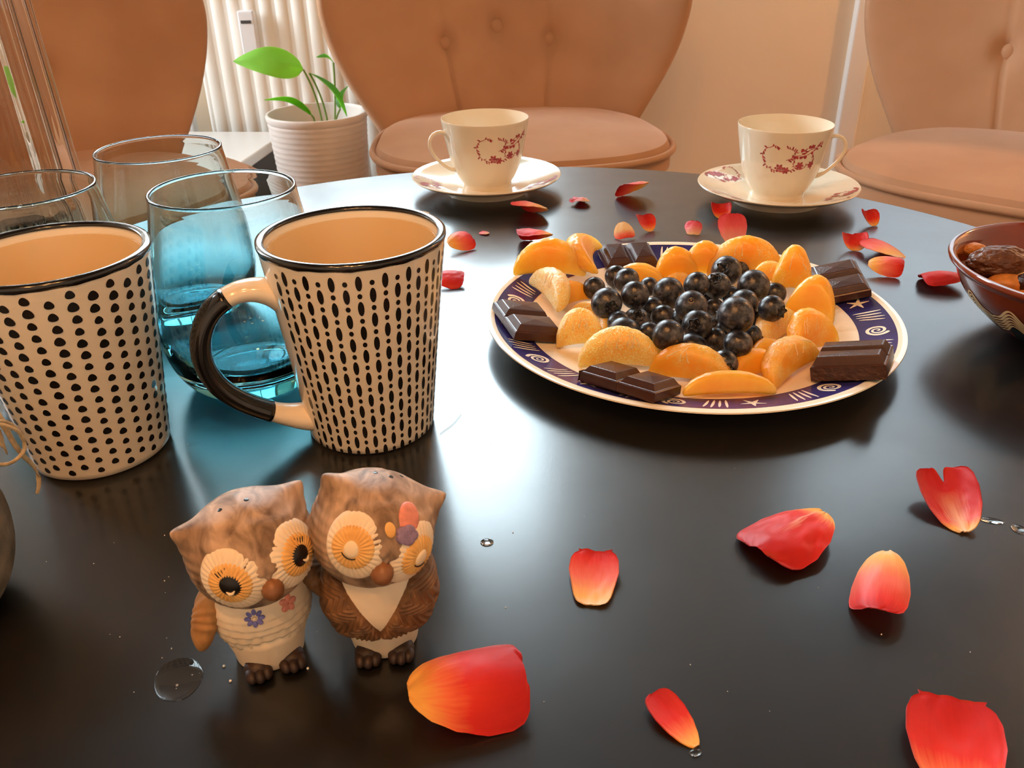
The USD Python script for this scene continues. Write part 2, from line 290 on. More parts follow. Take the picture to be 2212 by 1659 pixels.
# ------------------------------------------------------------------ the room
XL, XR, YF, ZC = -2.0, 2.2, -1.7, 3.25
ST = 'structure'
def struct(name, mesh, m, label, cat, smooth=False): return single(name, mesh, m, label, cat, smooth=smooth, table=False, kind=ST)
struct('floor', bx(XL - .1, XR + .1, YF - .1, WALL_Y + .1, -.1, 0), 'floor_wood', 'brown wooden floor under the table and chairs', 'floor')
struct('ceiling', bx(XL - .1, XR + .1, YF - .1, WALL_Y + .1, ZC, ZC + .1), 'ceiling_paint', 'plain pale ceiling above the table', 'ceiling')
w3 = (WIN3[0], WIN3[1], TZ + WIN3[2], TZ + WIN3[3])
struct('wall_left', cat([bx(XL - .1, XL, YF - .1, w3[0], 0, ZC), bx(XL - .1, XL, w3[1], WALL_Y, 0, ZC), bx(XL - .1, XL, w3[0], w3[1], 0, w3[2]), bx(XL - .1, XL, w3[0], w3[1], w3[3], ZC)]), 'wall_paint', 'plain warm wall on the left of the room', 'wall')
struct('wall_right', bx(XR, XR + .1, YF - .1, WALL_Y, 0, ZC), 'wall_paint', 'plain warm wall on the right of the room', 'wall')
struct('wall_front', bx(XL, XR, YF - .1, YF, 0, ZC), 'wall_paint', 'plain warm wall behind the viewer', 'wall')
w1 = (WIN1[0], WIN1[1], TZ + WIN1[2], TZ + WIN1[3]); DX0, DX1, DZ1 = 0.965, 2.12, TZ + WIN2[3] + .08
y0, y1 = WALL_Y, WALL_Y + .12
struct('wall_back', cat([bx(XL - .1, w1[0], y0, y1, 0, ZC), bx(w1[0], w1[1], y0, y1, 0, w1[2]), bx(w1[0], w1[1], y0, y1, w1[3], ZC), bx(w1[1], DX0, y0, y1, 0, ZC), bx(DX0, DX1, y0, y1, DZ1, ZC), bx(DX1, XR + .1, y0, y1, 0, ZC)]), 'wall_paint', 'beige wall behind the chairs, glowing warm in the lamplight', 'wall')
struct('baseboard_back', cat([rbox(1.0, .014, .08, .003, (.45, y0 - .007, .04)), rbox(.7, .014, .08, .003, (-1.65, y0 - .007, .04))]), 'white_paint', 'white baseboard along the back wall', 'baseboard')
def window(name, x0, x1, z0, z1, label, catg, split=1, panel=0):
    t = thing(name, label, catg, ((x0 + x1) / 2, y0 + .04, z0), table=False, kind=ST); w, h = x1 - x0, z1 - z0
    fr = [bx(-w / 2, w / 2, 0, .06, 0, .05), bx(-w / 2, w / 2, 0, .06, h - .05, h), bx(-w / 2, -w / 2 + .05, 0, .06, 0, h), bx(w / 2 - .05, w / 2, 0, .06, 0, h)]
    for k in range(1, split): fr.append(bx(-w / 2 + k * w / split - .03, -w / 2 + k * w / split + .03, 0, .06, 0, h))
    part('window_frame' if not panel else 'door_frame', cat(fr), 'white_paint', t, False)
    if panel: part('door_panel', rbox(w - .10, .04, panel, .006, (0, .03, .05 + panel / 2)), 'white_paint', t)
    for k in range(split):
        a, b = -w / 2 + k * w / split + .03, -w / 2 + (k + 1) * w / split - .03
        part('pane', bx(a, b, .028, .032, panel + .05, h - .05), 'window_glass', t, False)
    return t
t3 = thing('window_2', 'white framed window in the left wall', 'window', (XL - .08, (w3[0] + w3[1]) / 2, w3[2]), table=False, kind=ST); hw3, h3 = (w3[1] - w3[0]) / 2, w3[3] - w3[2]
part('window_frame', cat([bx(0, .06, -hw3, hw3, 0, .05), bx(0, .06, -hw3, hw3, h3 - .05, h3), bx(0, .06, -hw3, -hw3 + .05, 0, h3), bx(0, .06, hw3 - .05, hw3, 0, h3)]), 'white_paint', t3, False)
part('pane', bx(.028, .032, -hw3 + .04, hw3 - .04, .04, h3 - .04), 'window_glass', t3, False)
window('window_1', *w1, 'white framed window above the radiator', 'window', 2)
dd = window('door_1', DX0 + .0, DX1, .02, DZ1, 'white glazed balcony door beside the orange chair on the right', 'door', 1, TZ + WIN2[2] - .06)
part('door_handle', cat([tube([(-.40, -.001, 1.0), (-.40, -.04, 1.0)], .008), tube([(-.40, -.04, 1.0), (-.29, -.045, 1.0)], .009)]), 'brass', dd)
struct('trim_1', rbox(.055, .03, DZ1, .006, (DX0 - .02, y0 - .012, DZ1 / 2)), 'white_paint', 'white door casing at the edge of the beige wall', 'door casing', 35)
struct('trim_2', rbox(w1[1] - w1[0] + .1, .07, .03, .006, ((w1[0] + w1[1]) / 2, y0 - .034, w1[2] - .016)), 'white_paint', 'white window sill above the radiator', 'sill', 35)

# radiator with ribbed front and heat meter
rt = thing('radiator', 'cream ribbed panel radiator behind the potted plant', 'radiator', (-.36, 2.30, .14), table=False)
part('body', rbox(.86, .07, .74, .01, (0, .0475, .37)), 'radiator_enamel', rt)
for k in range(21):
    x = -.40 + k * .04
    a = np.linspace(0, PI, 9); sec = np.c_[np.cos(a) * .0185, -np.sin(a) * .010]
    prof = Polygon(np.vstack([sec, [(-.0185, .012), (.0185, .012)]]))
    m = trimesh.creation.extrude_polygon(prof, .72, engine='earcut'); m.apply_translation((x, .018, .01)); part('rib', m, 'radiator_enamel', rt, 50)
hp = at(626, 60, -.03)
hm = part('heat_meter', rbox(.040, .024, .112, .004, (hp[0] + .36, -.0125, .46 - .012 + .012)), 'white_plastic', rt, label='white heat meter clipped to the radiator')
part('display', bx(hp[0] + .347, hp[0] + .372, -.026, -.0235, .487, .494), 'grey_plastic', hm, False)
part('port', bx(hp[0] + .352, hp[0] + .374, -.022, -.006, .389, .403), 'grey_plastic', hm, False)
part('pipe', tube([(-.425, .06, -.14), (-.425, .06, .03)], .009, 12, up=(1, 0, 0)), 'radiator_enamel', rt)
pp_ = at(452, 265, -.23)
single('heating_pipe', tube([(-.86, 2.385, .0), (-.86, 2.385, 2.4)], .011, 12, up=(1, 0, 0)), 'white_paint', 'thin white heating pipe up the wall left of the radiator', 'pipe', table=False)

# white-topped cabinet under the radiator's left end
ct = thing('side_cabinet', 'low side cabinet with white top and dark sides, left of the potted plant', 'cabinet', (-.87, 2.09, 0), rotz=-.10, table=False)
part('top', rbox(.56, .36, .025, .004, (0, 0, .3575)), 'white_paint', ct)
part('body', rbox(.53, .33, .325, .004, (0, 0, .1825)), 'grey_plastic', ct)
for x in (-.24, .24):
    for y in (-.14, .14): part('foot', bx(x - .02, x + .02, y - .02, y + .02, 0, .02), 'grey_plastic', ct, False)

# ------------------------------------------------------------------ velvet chairs
def back_mesh(W=1.0):
    nu, nv = 121, 61; u = np.linspace(-1, 1, nu); v = np.linspace(0, 1, nv); U_, V_ = np.meshgrid(u, v, indexing='ij')
    from scipy.interpolate import CubicSpline
    hw = CubicSpline([0, .146, .365, .61, .80, .92, 1], [.265, .298, .350, .385, .380, .33, .24])(v)
    top = .455 - .09 * np.abs(u) ** 2
    z = -.06 + V_ * (top[:, None] + .06); x = U_ * hw[None]
    yc = .235 + .10 * V_ - .17 * np.abs(U_) ** 2.2 * (.35 + .65 * V_)
    f = np.sqrt(np.clip(1 - np.abs(U_) ** 8, 0, 1)) * np.sqrt(np.clip(1 - np.abs(2 * V_ - 1) ** 14, 0, 1))
    dent = 0
    for us in (-.37, .27): dent = dent + .007 * np.exp(-((U_ - us) / .013) ** 2) * np.clip((.43 - V_) / .1 + .6, .35, 1) - .006 * np.exp(-((U_ - us * .55) / .2) ** 2)
    for ub, vb in BUT: dent = dent + .020 * np.exp(-((U_ - ub) / .055) ** 2 - ((V_ - vb) / .05) ** 2)
    F = np.stack([x, yc - (.045 * f - dent * f), z], -1); B = np.stack([x, yc + .045 * f, z], -1)
    q = quads(nu, nv); n = nu * nv
    m = trimesh.Trimesh(np.vstack([F.reshape(-1, 3), B.reshape(-1, 3)]), np.vstack([q, q[:, ::-1] + n]), process=False)
    m.merge_vertices(); m.fix_normals()
    pts = [F[np.abs(u - ub).argmin(), np.abs(v - vb).argmin()] for ub, vb in BUT]
    return m, pts
BUT = [(-.37, .42), (.27, .42), (-.05, .47), (-.21, .76), (.12, .76)]
def seat_outline(a, b, n=96, p=2.6):
    t = np.arange(n) * 2 * PI / n; c, s = np.cos(t), np.sin(t)
    x = a * np.sign(c) * np.abs(c) ** (2 / p); y = b * np.sign(s) * np.abs(s) ** (2 / p)
    return np.c_[x * (1 + .07 * np.clip(-y / b, -1, 1)), y]
def pad(a, b, z0, z1, dome, r=.02, p=2.7):
    rings = [(1 - r / a, z0), (1, z0 + r * .8), (1, z1 - r), (1 - .4 * r / a, z1 - .25 * r), (1 - 1.3 * r / a, z1)]
    rings += [(k, z1 + dome * (1 - (k / .9) ** 2)) for k in (.8, .6, .4, .2)]
    o = seat_outline(a, b, p=p); v = np.vstack([np.c_[o * s, np.full(len(o), z)] for s, z in rings]); n = len(o); f = []
    for i in range(len(rings) - 1):
        for j in range(n): k = (j + 1) % n; f += [(i * n + j, i * n + k, (i + 1) * n + k), (i * n + j, (i + 1) * n + k, (i + 1) * n + j)]
    v = np.vstack([v, [(0, 0, z1 + dome * 1.05), (0, 0, z0)]]); L = (len(rings) - 1) * n
    for j in range(n): k = (j + 1) % n; f += [(L + j, L + k, len(v) - 2), (k, j, len(v) - 1)]
    return tri(v, f)
def chair(loc, rot, label, w=1.0):
    t = thing('velvet_chair', label, 'chair', (loc[0], loc[1], 0), rot, 'orange velvet chairs around the table', table=False)
    part('seat', pad(.285 * w, .255,   .405, .474, .016), 'velvet', t)
    part('seat_base', pad(.289 * w, .26, .285, .404, 0), 'velvet', t)
    o = seat_outline(.289 * w, .259, 160, 2.7); o = np.vstack([o, o[:1]])
    part('piping', tube(np.c_[o, np.full(len(o),   .455 - 0 * o[:, 0])], .0065, 8), 'velvet', t, True)
    m, pts = back_mesh(); m.apply_translation((0, 0, .46)); bk = part('backrest', m, 'velvet', t, 50)
    for q in pts: part('button', blob((q[0], q[1] - .001, q[2] + .46), (.0165, .011, .0165), 2), 'velvet', bk, True)
    for sx in (-1, 1):
        for sy in (-1, 1): part('leg', tube([(sx * .19, sy * .17, .30), (sx * .23, sy * .21, 0)], [.02, .011], 14, up=(1, 0, 0)), 'dark_wood', t)
    return t
chair((.024, 1.735), .10, 'orange velvet chair straight across the table, behind the left teacup')
chair((-.735, 1.39), math.atan2(.66, .75) + .06, 'orange velvet chair on the left, behind the drinking glasses')
chair((.885, 1.42), -math.atan2(.66, .75), 'orange velvet chair on the right, behind the right teacup')

# ------------------------------------------------------------------ table
TC, TR = (.0118, .4913), .4631
tt = thing('round_table', 'round black satin table scattered with rose petals', 'table', (TC[0], TC[1], 0), table=False)
part('tabletop', lathe([(0, TZ - .024), (TR - .003, TZ - .024), (TR - .001, TZ - .021), (TR - .001, TZ - .008), (TR - .006, TZ), (0, TZ)], 200), 'black_laminate', tt, 30)
part('edge_band', lathe([(TR - .003, TZ - .0225), (TR + .0004, TZ - .0205), (TR + .0004, TZ - .0060), (TR - .0052, TZ - .0002), (TR - .0060, TZ - .0012)], 200), 'edge_laminate', tt, 30)
part('pedestal', lathe([(0, .02), (.035, .02), (.035, .10), (.03, .2), (.03, .5), (.05, .56), (.12, .574), (0, .574)], 48), 'table_edging', tt, 40)
part('foot_plate', lathe([(0, 0), (.26, 0), (.26, .008), (.25, .014), (.04, .024), (0, .024)], 64), 'table_edging', tt, 40)

# ------------------------------------------------------------------ plant
pc = at(692, 233, -.128); PX, PY = pc[0], 1.96
pt = thing('potted_plant', 'leafy green houseplant in a tall white ribbed pot between two chairs', 'plant', (PX, PY, 0), table=False)
rr_, zz_ = [0, .070, .076], [0, 0, .01]
for z in np.linspace(.02, .455, 110): rr_.append(.076 + .034 * (z / .455) ** .8 + .0007 * math.sin(z * 520)); zz_.append(z)
rr_ += [.112, .113, .111, .107, .104, .100, 0]; zz_ += [.46, .468, .472, .472, .465, .43, .43]
part('pot', lathe(np.c_[rr_, zz_], 80), 'pot_glaze', pt, 40)
part('soil', star(4, lambda d: ellip(d, .086, .086, .010) * (1 + .15 * meshkit.noise(d * 9)), (0, 0, .425)), 'soil', pt, True)
def leaf(base, tip, W, droop, roll, n=17, curl=.25):
    base, tip = np.asarray(base, float), np.asarray(tip, float); ax = tip - base; L = np.linalg.norm(ax); ax /= L
    s = np.cross(ax, (0, 0, 1)); s /= np.linalg.norm(s); w = np.cross(s, ax)
    s, w = math.cos(roll) * s + math.sin(roll) * w, -math.sin(roll) * s + math.cos(roll) * w
    u = np.linspace(0, 1, n)[:, None]; v = np.linspace(-1, 1, 11)[None]
    hw = W * np.sin(PI * np.clip(u, 0, 1) ** .75) ** .8 * (1 - .15 * u) + .0004
    P = base + (u * L)[..., None] * ax + (hw * v)[..., None] * s + (droop * (np.sin(PI * u) - .35 * u ** 2) + curl * hw * np.abs(v) + .03 * W * np.sin(9 * u + 3 * v))[..., None] * w
    q = quads(n, 11); P2 = P.reshape(-1, 3); N = np.zeros_like(P2); fn = np.cross(P2[q[:, 1]] - P2[q[:, 0]], P2[q[:, 2]] - P2[q[:, 0]])
    for k in range(3): np.add.at(N, q[:, k], fn)
    N /= np.linalg.norm(N, axis=1)[:, None] + 1e-12; k = len(P2)
    m = trimesh.Trimesh(np.vstack([P2 + N * .0004, P2 - N * .0004]), np.vstack([q, q[:, ::-1] + k]), process=False); return m
def loc_(u, v, dy): # point the photograph shows at u, v, taken dy in front of or behind the pot's axis
    d = Fv + Rv * (u - 1106) / CF - Uv * (v - 829.5) / CF; k = (PY + dy) / d[1]; p = np.array([0, 0, CH + TZ]) + d * k; return p - np.array([PX, PY, 0])
def plant_leaf(b, t, W, droop, roll, m, root, curl=.25):
    lf = part('leaf', leaf(b, t, W, droop, roll, curl=curl), m, pt, True)
    mid = (np.asarray(root) + b) / 2 + np.array([.004, 0, .015]); part('stem', tube(spline([root, mid, b], 16), .0022, 8, up=(0, 1, 0)), 'leaf_stem', pt, True)
plant_leaf(loc_(655, 150, .0), loc_(503, 128, -.02), .036, .022, .95, 'leaf_light', (.01, 0, .43), -.15)
plant_leaf(loc_(668, 158, .01), loc_(752, 248, -.04), .022, .012, .35, 'leaf_green', (.02, .01, .43))
plant_leaf(loc_(674, 250, -.03), loc_(572, 212, -.05), .021, .012, -.5, 'leaf_dark', (-.01, -.02, .43))
plant_leaf(loc_(720, 135, .04), loc_(684, 122, .02), .012, .006, .3, 'leaf_green', (.03, .03, .43))
plant_leaf(loc_(735, 235, .0), loc_(750, 185, .03), .016, .006, .4, 'leaf_dark', (.035, .0, .43))
# lamp over the viewer's head
lt = thing('pendant_lamp', 'five-armed pendant lamp with warm bulbs hanging over the table', 'lamp', (-.15, -.20, TZ + 1.24), table=False)
part('rod', tube([(0, 0, .02), (0, 0, ZC - TZ - 1.24)], .008, 12, up=(1, 0, 0)), 'brass', lt)
part('hub', blob((0, 0, .02), (.03, .03, .03), 3), 'brass', lt, True)
for b in BULBS:
    d = np.array([b[0] + .15, b[1] + .20, 0]); part('arm', tube(spline([(0, 0, .02), d * .5 + (0, 0, .035), d + (0, 0, .045)], 14), .006, 10), 'brass', lt, True)
    part('shade', moved(lathe([(.016, .048), (.022, .048), (.045, .030), (.062, .004), (.068, -.052), (.0665, -.052), (.0605, .004), (.044, .0285), (.022, .0455), (.016, .0455)], 32), np.eye(3), d), 'brass', lt)
    part('socket', tube([d + (0, 0, .045), d + (0, 0, -.008)], [.010, .016], 14, up=(1, 0, 0)), 'brass', lt)
fl = thing('floor_lamp', 'slim brass floor lamp with a warm globe in the corner at the right', 'lamp', (SCONCE[0] + .16, SCONCE[1], 0), table=False)
part('base', lathe([(0, 0), (.13, 0), (.13, .015), (.02, .025), (0, .025)], 40), 'brass', fl)
part('pole', tube([(0, 0, .02), (0, 0, TZ + SCONCE[2] + .12)], .009, 12, up=(1, 0, 0)), 'brass', fl)
part('arm', tube(spline([(0, 0, TZ + SCONCE[2] + .11), (-.08, 0, TZ + SCONCE[2] + .14), (-.16, 0, TZ + SCONCE[2] + .075)], 16), .007, 10, up=(0, 1, 0)), 'brass', fl)
part('shade', moved(lathe([(.02, .085), (.03, .085), (.10, .05), (.155, -.03), (.160, -.085), (.158, -.085), (.152, -.03), (.098, .048), (.03, .082), (.02, .082)], 48), np.eye(3), (-.16, 0, TZ + SCONCE[2])), 'brass', fl)
# ------------------------------------------------------------------ mugs
MR, MB, MH = .0462, .0338, .110
def mug_r(z): return MB + (MR - MB) * (z / MH) ** 1.05
def mug_surf(s, t):
    r = mug_r(t); a = s; k = (MR - MB) / MH
    N = np.stack([np.cos(a), np.sin(a), np.full_like(a, -k)], -1); N /= np.linalg.norm(N, axis=1)[:, None]
    return np.stack([r * np.cos(a), r * np.sin(a), t], -1), N
def mug(loc, label, dots, handle=None):
    t = thing('mug', label, 'mug', (*loc, 0), group='cream mugs with black spots')
    zs = np.linspace(.002, MH - .003, 40); w = .0036
    prof = [(0, .0022), (MB - .007, .0022), (MB - .005, 0), (MB - .0025, 0)] + [(mug_r(z), z) for z in zs] + [(MR - .0008, MH - .0006), (MR - w / 2, MH), (MR - w + .0006, MH - .001)] + [(mug_r(z) - w, z) for z in zs[::-1][1:-3]] + [(MB - w - .004, .0072), (0, .0066)]
    part('body', lathe(prof, 128), 'cream_glaze', t, 50)
    li = [(0, .0070), (MB - w - .004, .0076)] + [(mug_r(z) - w - .0003, z) for z in zs[3:-1]]; li += [(r - .0004, z) for r, z in li[::-1][:-1]] + [(0, .0074)]
    part('lining', lathe(li, 128), 'mug_inside', t, 50, label='tan glazed inside')
    rim = [(MR + .00005, MH - .0030), (MR + .00035, MH - .0018), (MR + .0002, MH - .0003), (MR - w / 2, MH + .0004), (MR - w - .0001, MH - .0005), (MR - w - .0004, MH - .0016)]
    r2 = [(r - .0006 if i < 3 else r + .0006, z - .0006) for i, (r, z) in enumerate(rim)][::-1]
    ring = np.array(rim + r2); n = 128; a = np.arange(n) * 2 * PI / n
    wob = .0003 * np.sin(a * 23) + .0003 * np.sin(a * 11 + 1)
    v = np.stack([ring[None, :, 0] * np.cos(a)[:, None], ring[None, :, 0] * np.sin(a)[:, None], ring[None, :, 1] + wob[:, None] * (np.arange(len(ring)) == 0)], -1).reshape(-1, 3); m = len(ring); f = []
    for i in range(n):
        for j in range(m): k = (j + 1) % m; i2 = (i + 1) % n; f += [(i * m + j, i2 * m + j, i2 * m + k), (i * m + j, i2 * m + k, i * m + k)]
    part('rim', tri(v, f), 'black_glaze', t, True)
    part('dot_pattern', decal(dots, mug_surf, lift=.00015), 'print_black', t, True, kind='stuff', label='black printed spots')
    if handle is not None:
        az = handle; path = spline([(.036, .080), (.046, .0875), (.059, .0885), (.071, .082), (.0790, .068), (.0795, .053), (.073, .038), (.061, .0265), (.046, .0175), (.031, .0125)], 60)
        P = np.c_[path[:, 0] * math.cos(az), path[:, 0] * math.sin(az), path[:, 1]]; u = np.linspace(0, 1, 60)
        rad = .0072 + .0040 * np.exp(-(u / .12) ** 2) + .0034 * np.exp(-((1 - u) / .10) ** 2)
        side = np.array([-math.sin(az), math.cos(az), 0])
        def bar(i0, i1, g, fl): return tube(P[i0:i1], rad[i0:i1] + g, 20, fl, up=np.cross(side, np.gradient(P[i0:i1], axis=0).mean(0)) * 0 + side)
        h = part('handle', tube(P, rad, 24, .66, up=side), 'cream_glaze', t, True)
        part('handle_band', tube(P[13:50], rad[13:50] + .0004, 24, .68, up=side), 'black_glaze', h, True, label='black glazed stretch of the handle')
    return t
rng = random.Random(5)
AZH = math.radians(203)
sh = []; NC = 46
for k in range(NC):
    a = k * 2 * PI / NC
    if abs((a - AZH + PI) % (2 * PI) - PI) < .34: continue
    for j in range(10):
        z0_ = MH - .0095 - j * .0130 - (.0065 if k % 2 else 0); c = mug_r(max(z0_, .01))
        if .003 < z0_ < MH - .0045: sh.append(oval(a, z0_,   .00158 / MR, .0038))
        z1_ = z0_ + .0065
        if .003 < z1_ < MH - .0045: sh.append(oval(a, z1_, .00120 / MR, .00135))
clip = sbox(-1, .0015, 9, MH - .0035)
ROT = AZH  # seam under the handle
mugR = mug((-.0778, .4021), 'cream mug with black oval and dot print, its black handle to the left', unary_union(sh).intersection(clip), AZH)
sh = []; NC = 31
for k in range(NC):
    a = k * 2 * PI / NC + .05
    for j in range(18):
        z = MH - .0075 - j * .0062 - (.0031 if k % 2 else 0)
        if z < .004: continue
        s = .0024 * (mug_r(z) / MR) * rng.uniform(.9, 1.1); q = s / mug_r(z)
        sh.append(affinity.translate(Polygon([(q * .97 * math.cos(b) * (1 - .16 * math.sin(b)), s * (.95 + .12 * math.sin(b)) * math.sin(b)) for b in np.arange(14) * 2 * PI / 14]), a + rng.uniform(-.008, .008), z))
mug((-.2192, .3831), 'cream mug with round black spots at the left edge', unary_union(sh).intersection(clip))

# ------------------------------------------------------------------ drinking glasses and vase
GH = .118
outer = spline([(.033, .0015), (.0425, .012), (.0485, .030), (.0492, .045), (.0465, .075), (.0420, .100), (.0393, GH - .0015)], 40)
inner = spline([(.0376, GH - .0022), (.0405, .100), (.0450, .075), (.0477, .047), (.0468, .032), (.039, .0185), (.024, .0125), (.010, .0115), (0, .0115)], 40)
gp = [(0, .0012), (.024, .0012), (.028, 0), (.031, .0002)] + [tuple(p) for p in outer] + [(.03945, GH - .0006), (.0390, GH), (.0382, GH), (.0377, GH - .0007)] + [tuple(p) for p in inner]
glass = lathe(gp, 96)
for x, y, lab in ((-.1565, .4585, 'blue tinted stemless glass behind the handle of the oval-print mug'), (-.2260, .5550, 'farthest stemless glass, clear at the rim, behind the other two'), (-.2715, .4665, 'stemless glass directly behind the spotted mug at the left edge')):
    t = thing('drinking_glass', lab, 'glass', (x, y, 0), group='blue tinted stemless glasses')
    part('bowl', glass, 'teal_glass', t, 60)
vt = thing('glass_vase', 'tall clear fluted glass vase at the top left corner', 'vase', (-.398, .672, 0))
n, zs = 144, np.r_[np.linspace(0, .02, 5), np.linspace(.03, .36, 30)]
a = np.arange(n) * 2 * PI / n
def vring(r, z, fl): return np.c_[(r + fl * .0016 * np.cos(12 * a)) * np.cos(a), (r + fl * .0016 * np.cos(12 * a)) * np.sin(a), np.full(n, z)]
rv = lambda z: .054 - .030 * z + .0025 * math.exp(-z / .01)
rings = [vring(.001, .001, 0), vring(.045, .0, 0)] + [vring(rv(z), max(z, .002), 1) for z in zs] + [vring(rv(.36) - .002, .362, 1)] + [vring(rv(z) - .0038, z, 0) for z in zs[::-1][:-5]] + [vring(.03, .018, 0), vring(.001, .0165, 0)]
f = []
for i in range(len(rings) - 1):
    for j in range(n): k = (j + 1) % n; f += [(i * n + j, i * n + k, (i + 1) * n + k), (i * n + j, (i + 1) * n + k, (i + 1) * n + j)]
part('body', tri(np.vstack(rings), f), 'vase_glass', vt, 60)

# ------------------------------------------------------------------ teacups and saucers
SP = [(0, .004), (.036, .004), (.0385, 0), (.0412, 0), (.0415, .003), (.043, .0062), (.058, .0100), (.072, .0148), (.0752, .0166), (.0756, .0174), (.0750, .0180), (.071, .0170), (.057, .0122), (.044, .0086), (.034, .0076), (.030, .0066), (.026, .0062), (0, .0060)]
CP = [(0, .0068), (.0205, .0068), (.0215, .0062), (.0250, .0062), (.0252, .0090), (.0258, .0110), (.0300, .0180), (.0340, .0275), (.0370, .0380), (.0395, .050), (.0422, .065), (.0434, .0728), (.0432, .0734), (.0428, .0734), (.0414, .064), (.0388, .050), (.0362, .0380), (.033, .0275), (.0285, .0190), (.0235, .0130), (.015, .0105), (0, .0098)]
def sm(prof, k0, k1, n=40):
    return prof[:k0] + [tuple(p) for p in spline(prof[k0:k1], n)] + prof[k1:]
cup_mesh = lathe(CP[:5] + [tuple(p) for p in spline(CP[5:12], 40)] + CP[12:14] + [tuple(p) for p in spline(CP[14:22], 40)][:-1] + [(0, .0098)], 96)
saucer_mesh = lathe(SP[:5] + [tuple(p) for p in spline(SP[5:9], 20)] + SP[9:11] + [tuple(p) for p in spline(SP[11:14], 16)] + SP[14:], 120)
co = np.array(CP[5:12])
def cup_surf(s, t):
    r = np.interp(t, co[:, 1], co[:, 0]); dr = (np.interp(t + .001, co[:, 1], co[:, 0]) - np.interp(t - .001, co[:, 1], co[:, 0])) / .002
    N = np.stack([np.cos(s), np.sin(s), -dr], -1); N /= np.linalg.norm(N, axis=1)[:, None]
    return np.stack([r * np.cos(s), r * np.sin(s), t], -1), N
si = np.array(SP[10:14][::-1])
def saucer_surf(s, t):
    z = np.interp(t, si[:, 0], si[:, 1]); N = np.stack([-.25 * np.cos(s), -.25 * np.sin(s), np.full_like(s, .97)], -1)
    return np.stack([t * np.cos(s), t * np.sin(s), z], -1), N
def spray(seed, big=True):
    """a floral spray in millimetres: two blossoms, leaves along a C-shaped vine"""
    r = random.Random(seed); g = []
    def flower(x, y, s):
        for k in range(6): g.append(oval(x + s * .62 * math.cos(k * 1.047), y + s * .62 * math.sin(k * 1.047), s * .46, s * .31, k * 1.047))
        g.append(Point(x, y).buffer(s * .22, 3))
    def vine(pts, every=.9, s=.8):
        c = spline(pts, 40); g.append(LineString(c).buffer(.13, 2)); d = 0
        for i in range(1, 40):
            d += np.linalg.norm(c[i] - c[i - 1])
            if d > every:
                d = 0; a = math.atan2(*(c[i] - c[i - 1])[::-1]) + r.choice((-1, 1)) * r.uniform(.6, 1.3); L = s * r.uniform(.7, 1.3)
                g.append(oval(c[i][0] + L * .8 * math.cos(a), c[i][1] + L * .8 * math.sin(a), L * .8, L * .32, a))
    flower(6.2, 3.0, 2.6); flower(9.2, 4.6, 2.3); flower(3.0, 2.2, 1.7); flower(-3.6, -4.0, 2.0); flower(-.6, -5.0, 1.7); flower(5.4, -2.8, 1.9); flower(11, -2.6, 1.6)
    vine([(-1, 0), (3, 2), (7, 4.2), (12, 5.6), (15, 6.5)], .8, 1.1); vine([(-8, 5.8), (-11, 3.5), (-11.2, 0), (-9.5, -3), (-6, -5), (0, -5.6), (3, -4.0)], .9, .9)
    vine([(3, 1), (2.4, -1.6), (4, -4.2), (7, -4.4), (9, -2)], 1.0, .7); vine([(10, 3), (12, 0), (11, -4)], 1.0, .8); vine([(-8, 5.8), (-6, 6.6), (-4, 5.4)], .9, .9)
    if big: vine([(3, 3), (1, 5), (-1, 5.6)], .9, .8)
    return unary_union(g)
def teacup(x, y, lab, az, pa, sa, cl):
    s = thing('saucer', cl, 'saucer', (x, y, 0), group='floral saucers under the teacups')
    part('dish', saucer_mesh, 'porcelain', s, 50)
    for q in sa:
        g = spray(3, False); g = affinity.rotate(g, 0, origin=(0, 0)); g = affinity.affine_transform(g, [1 / 1000 / .062 * 1.5, 0, 0, .0019, q, .0600]); part('floral_print', decal(g.intersection(sbox(q - 1, .0455, q + 1, .0735)), saucer_surf, lift=.0002), 'red_print', s, True)
    c = thing('teacup', lab, 'cup', (x, y, 0), group='cream teacups with red flowers')
    part('cup', cup_mesh, 'porcelain', c, 50)
    k = 1 / 1000 / .040
    g = affinity.affine_transform(spray(1), [k * 2.1, 0, 0, .00195, pa, .0485]); part('floral_print', decal(g, cup_surf, lift=.00012), 'red_print', c, True)
    g2 = affinity.affine_transform(spray(2), [k * 2.1, 0, 0, .00195, pa + PI, .0485]); part('floral_print', decal(g2, cup_surf, lift=.00012), 'red_print', c, True)
    path = spline([(.0385, .0585), (.046, .0625), (.0535, .0600), (.0570, .0520), (.0545, .0430), (.0475, .0340), (.040, .0275), (.0320, .0245)], 40); sd = np.array([-math.sin(az), math.cos(az), 0])
    P = np.c_[path[:, 0] * math.cos(az), path[:, 0] * math.sin(az), path[:, 1]]
    part('handle', tube(P, .0021 + .0012 * np.exp(-((np.linspace(0, 1, 40)) / .08) ** 2) + .0008 * np.exp(-((1 - np.linspace(0, 1, 40)) / .1) ** 2), 14, .8, up=sd), 'porcelain', c, True)
teacup(-.022, .8571, 'cream teacup with red flowers, the left one, handle to the left', math.radians(197), math.radians(293), (math.radians(195), math.radians(330)), 'floral saucer under the left teacup')
teacup(.2593, .8046, 'cream teacup with red flowers, the right one, handle to the right', math.radians(-9), math.radians(262), (math.radians(130), math.radians(322), math.radians(212)), 'floral saucer under the right teacup')
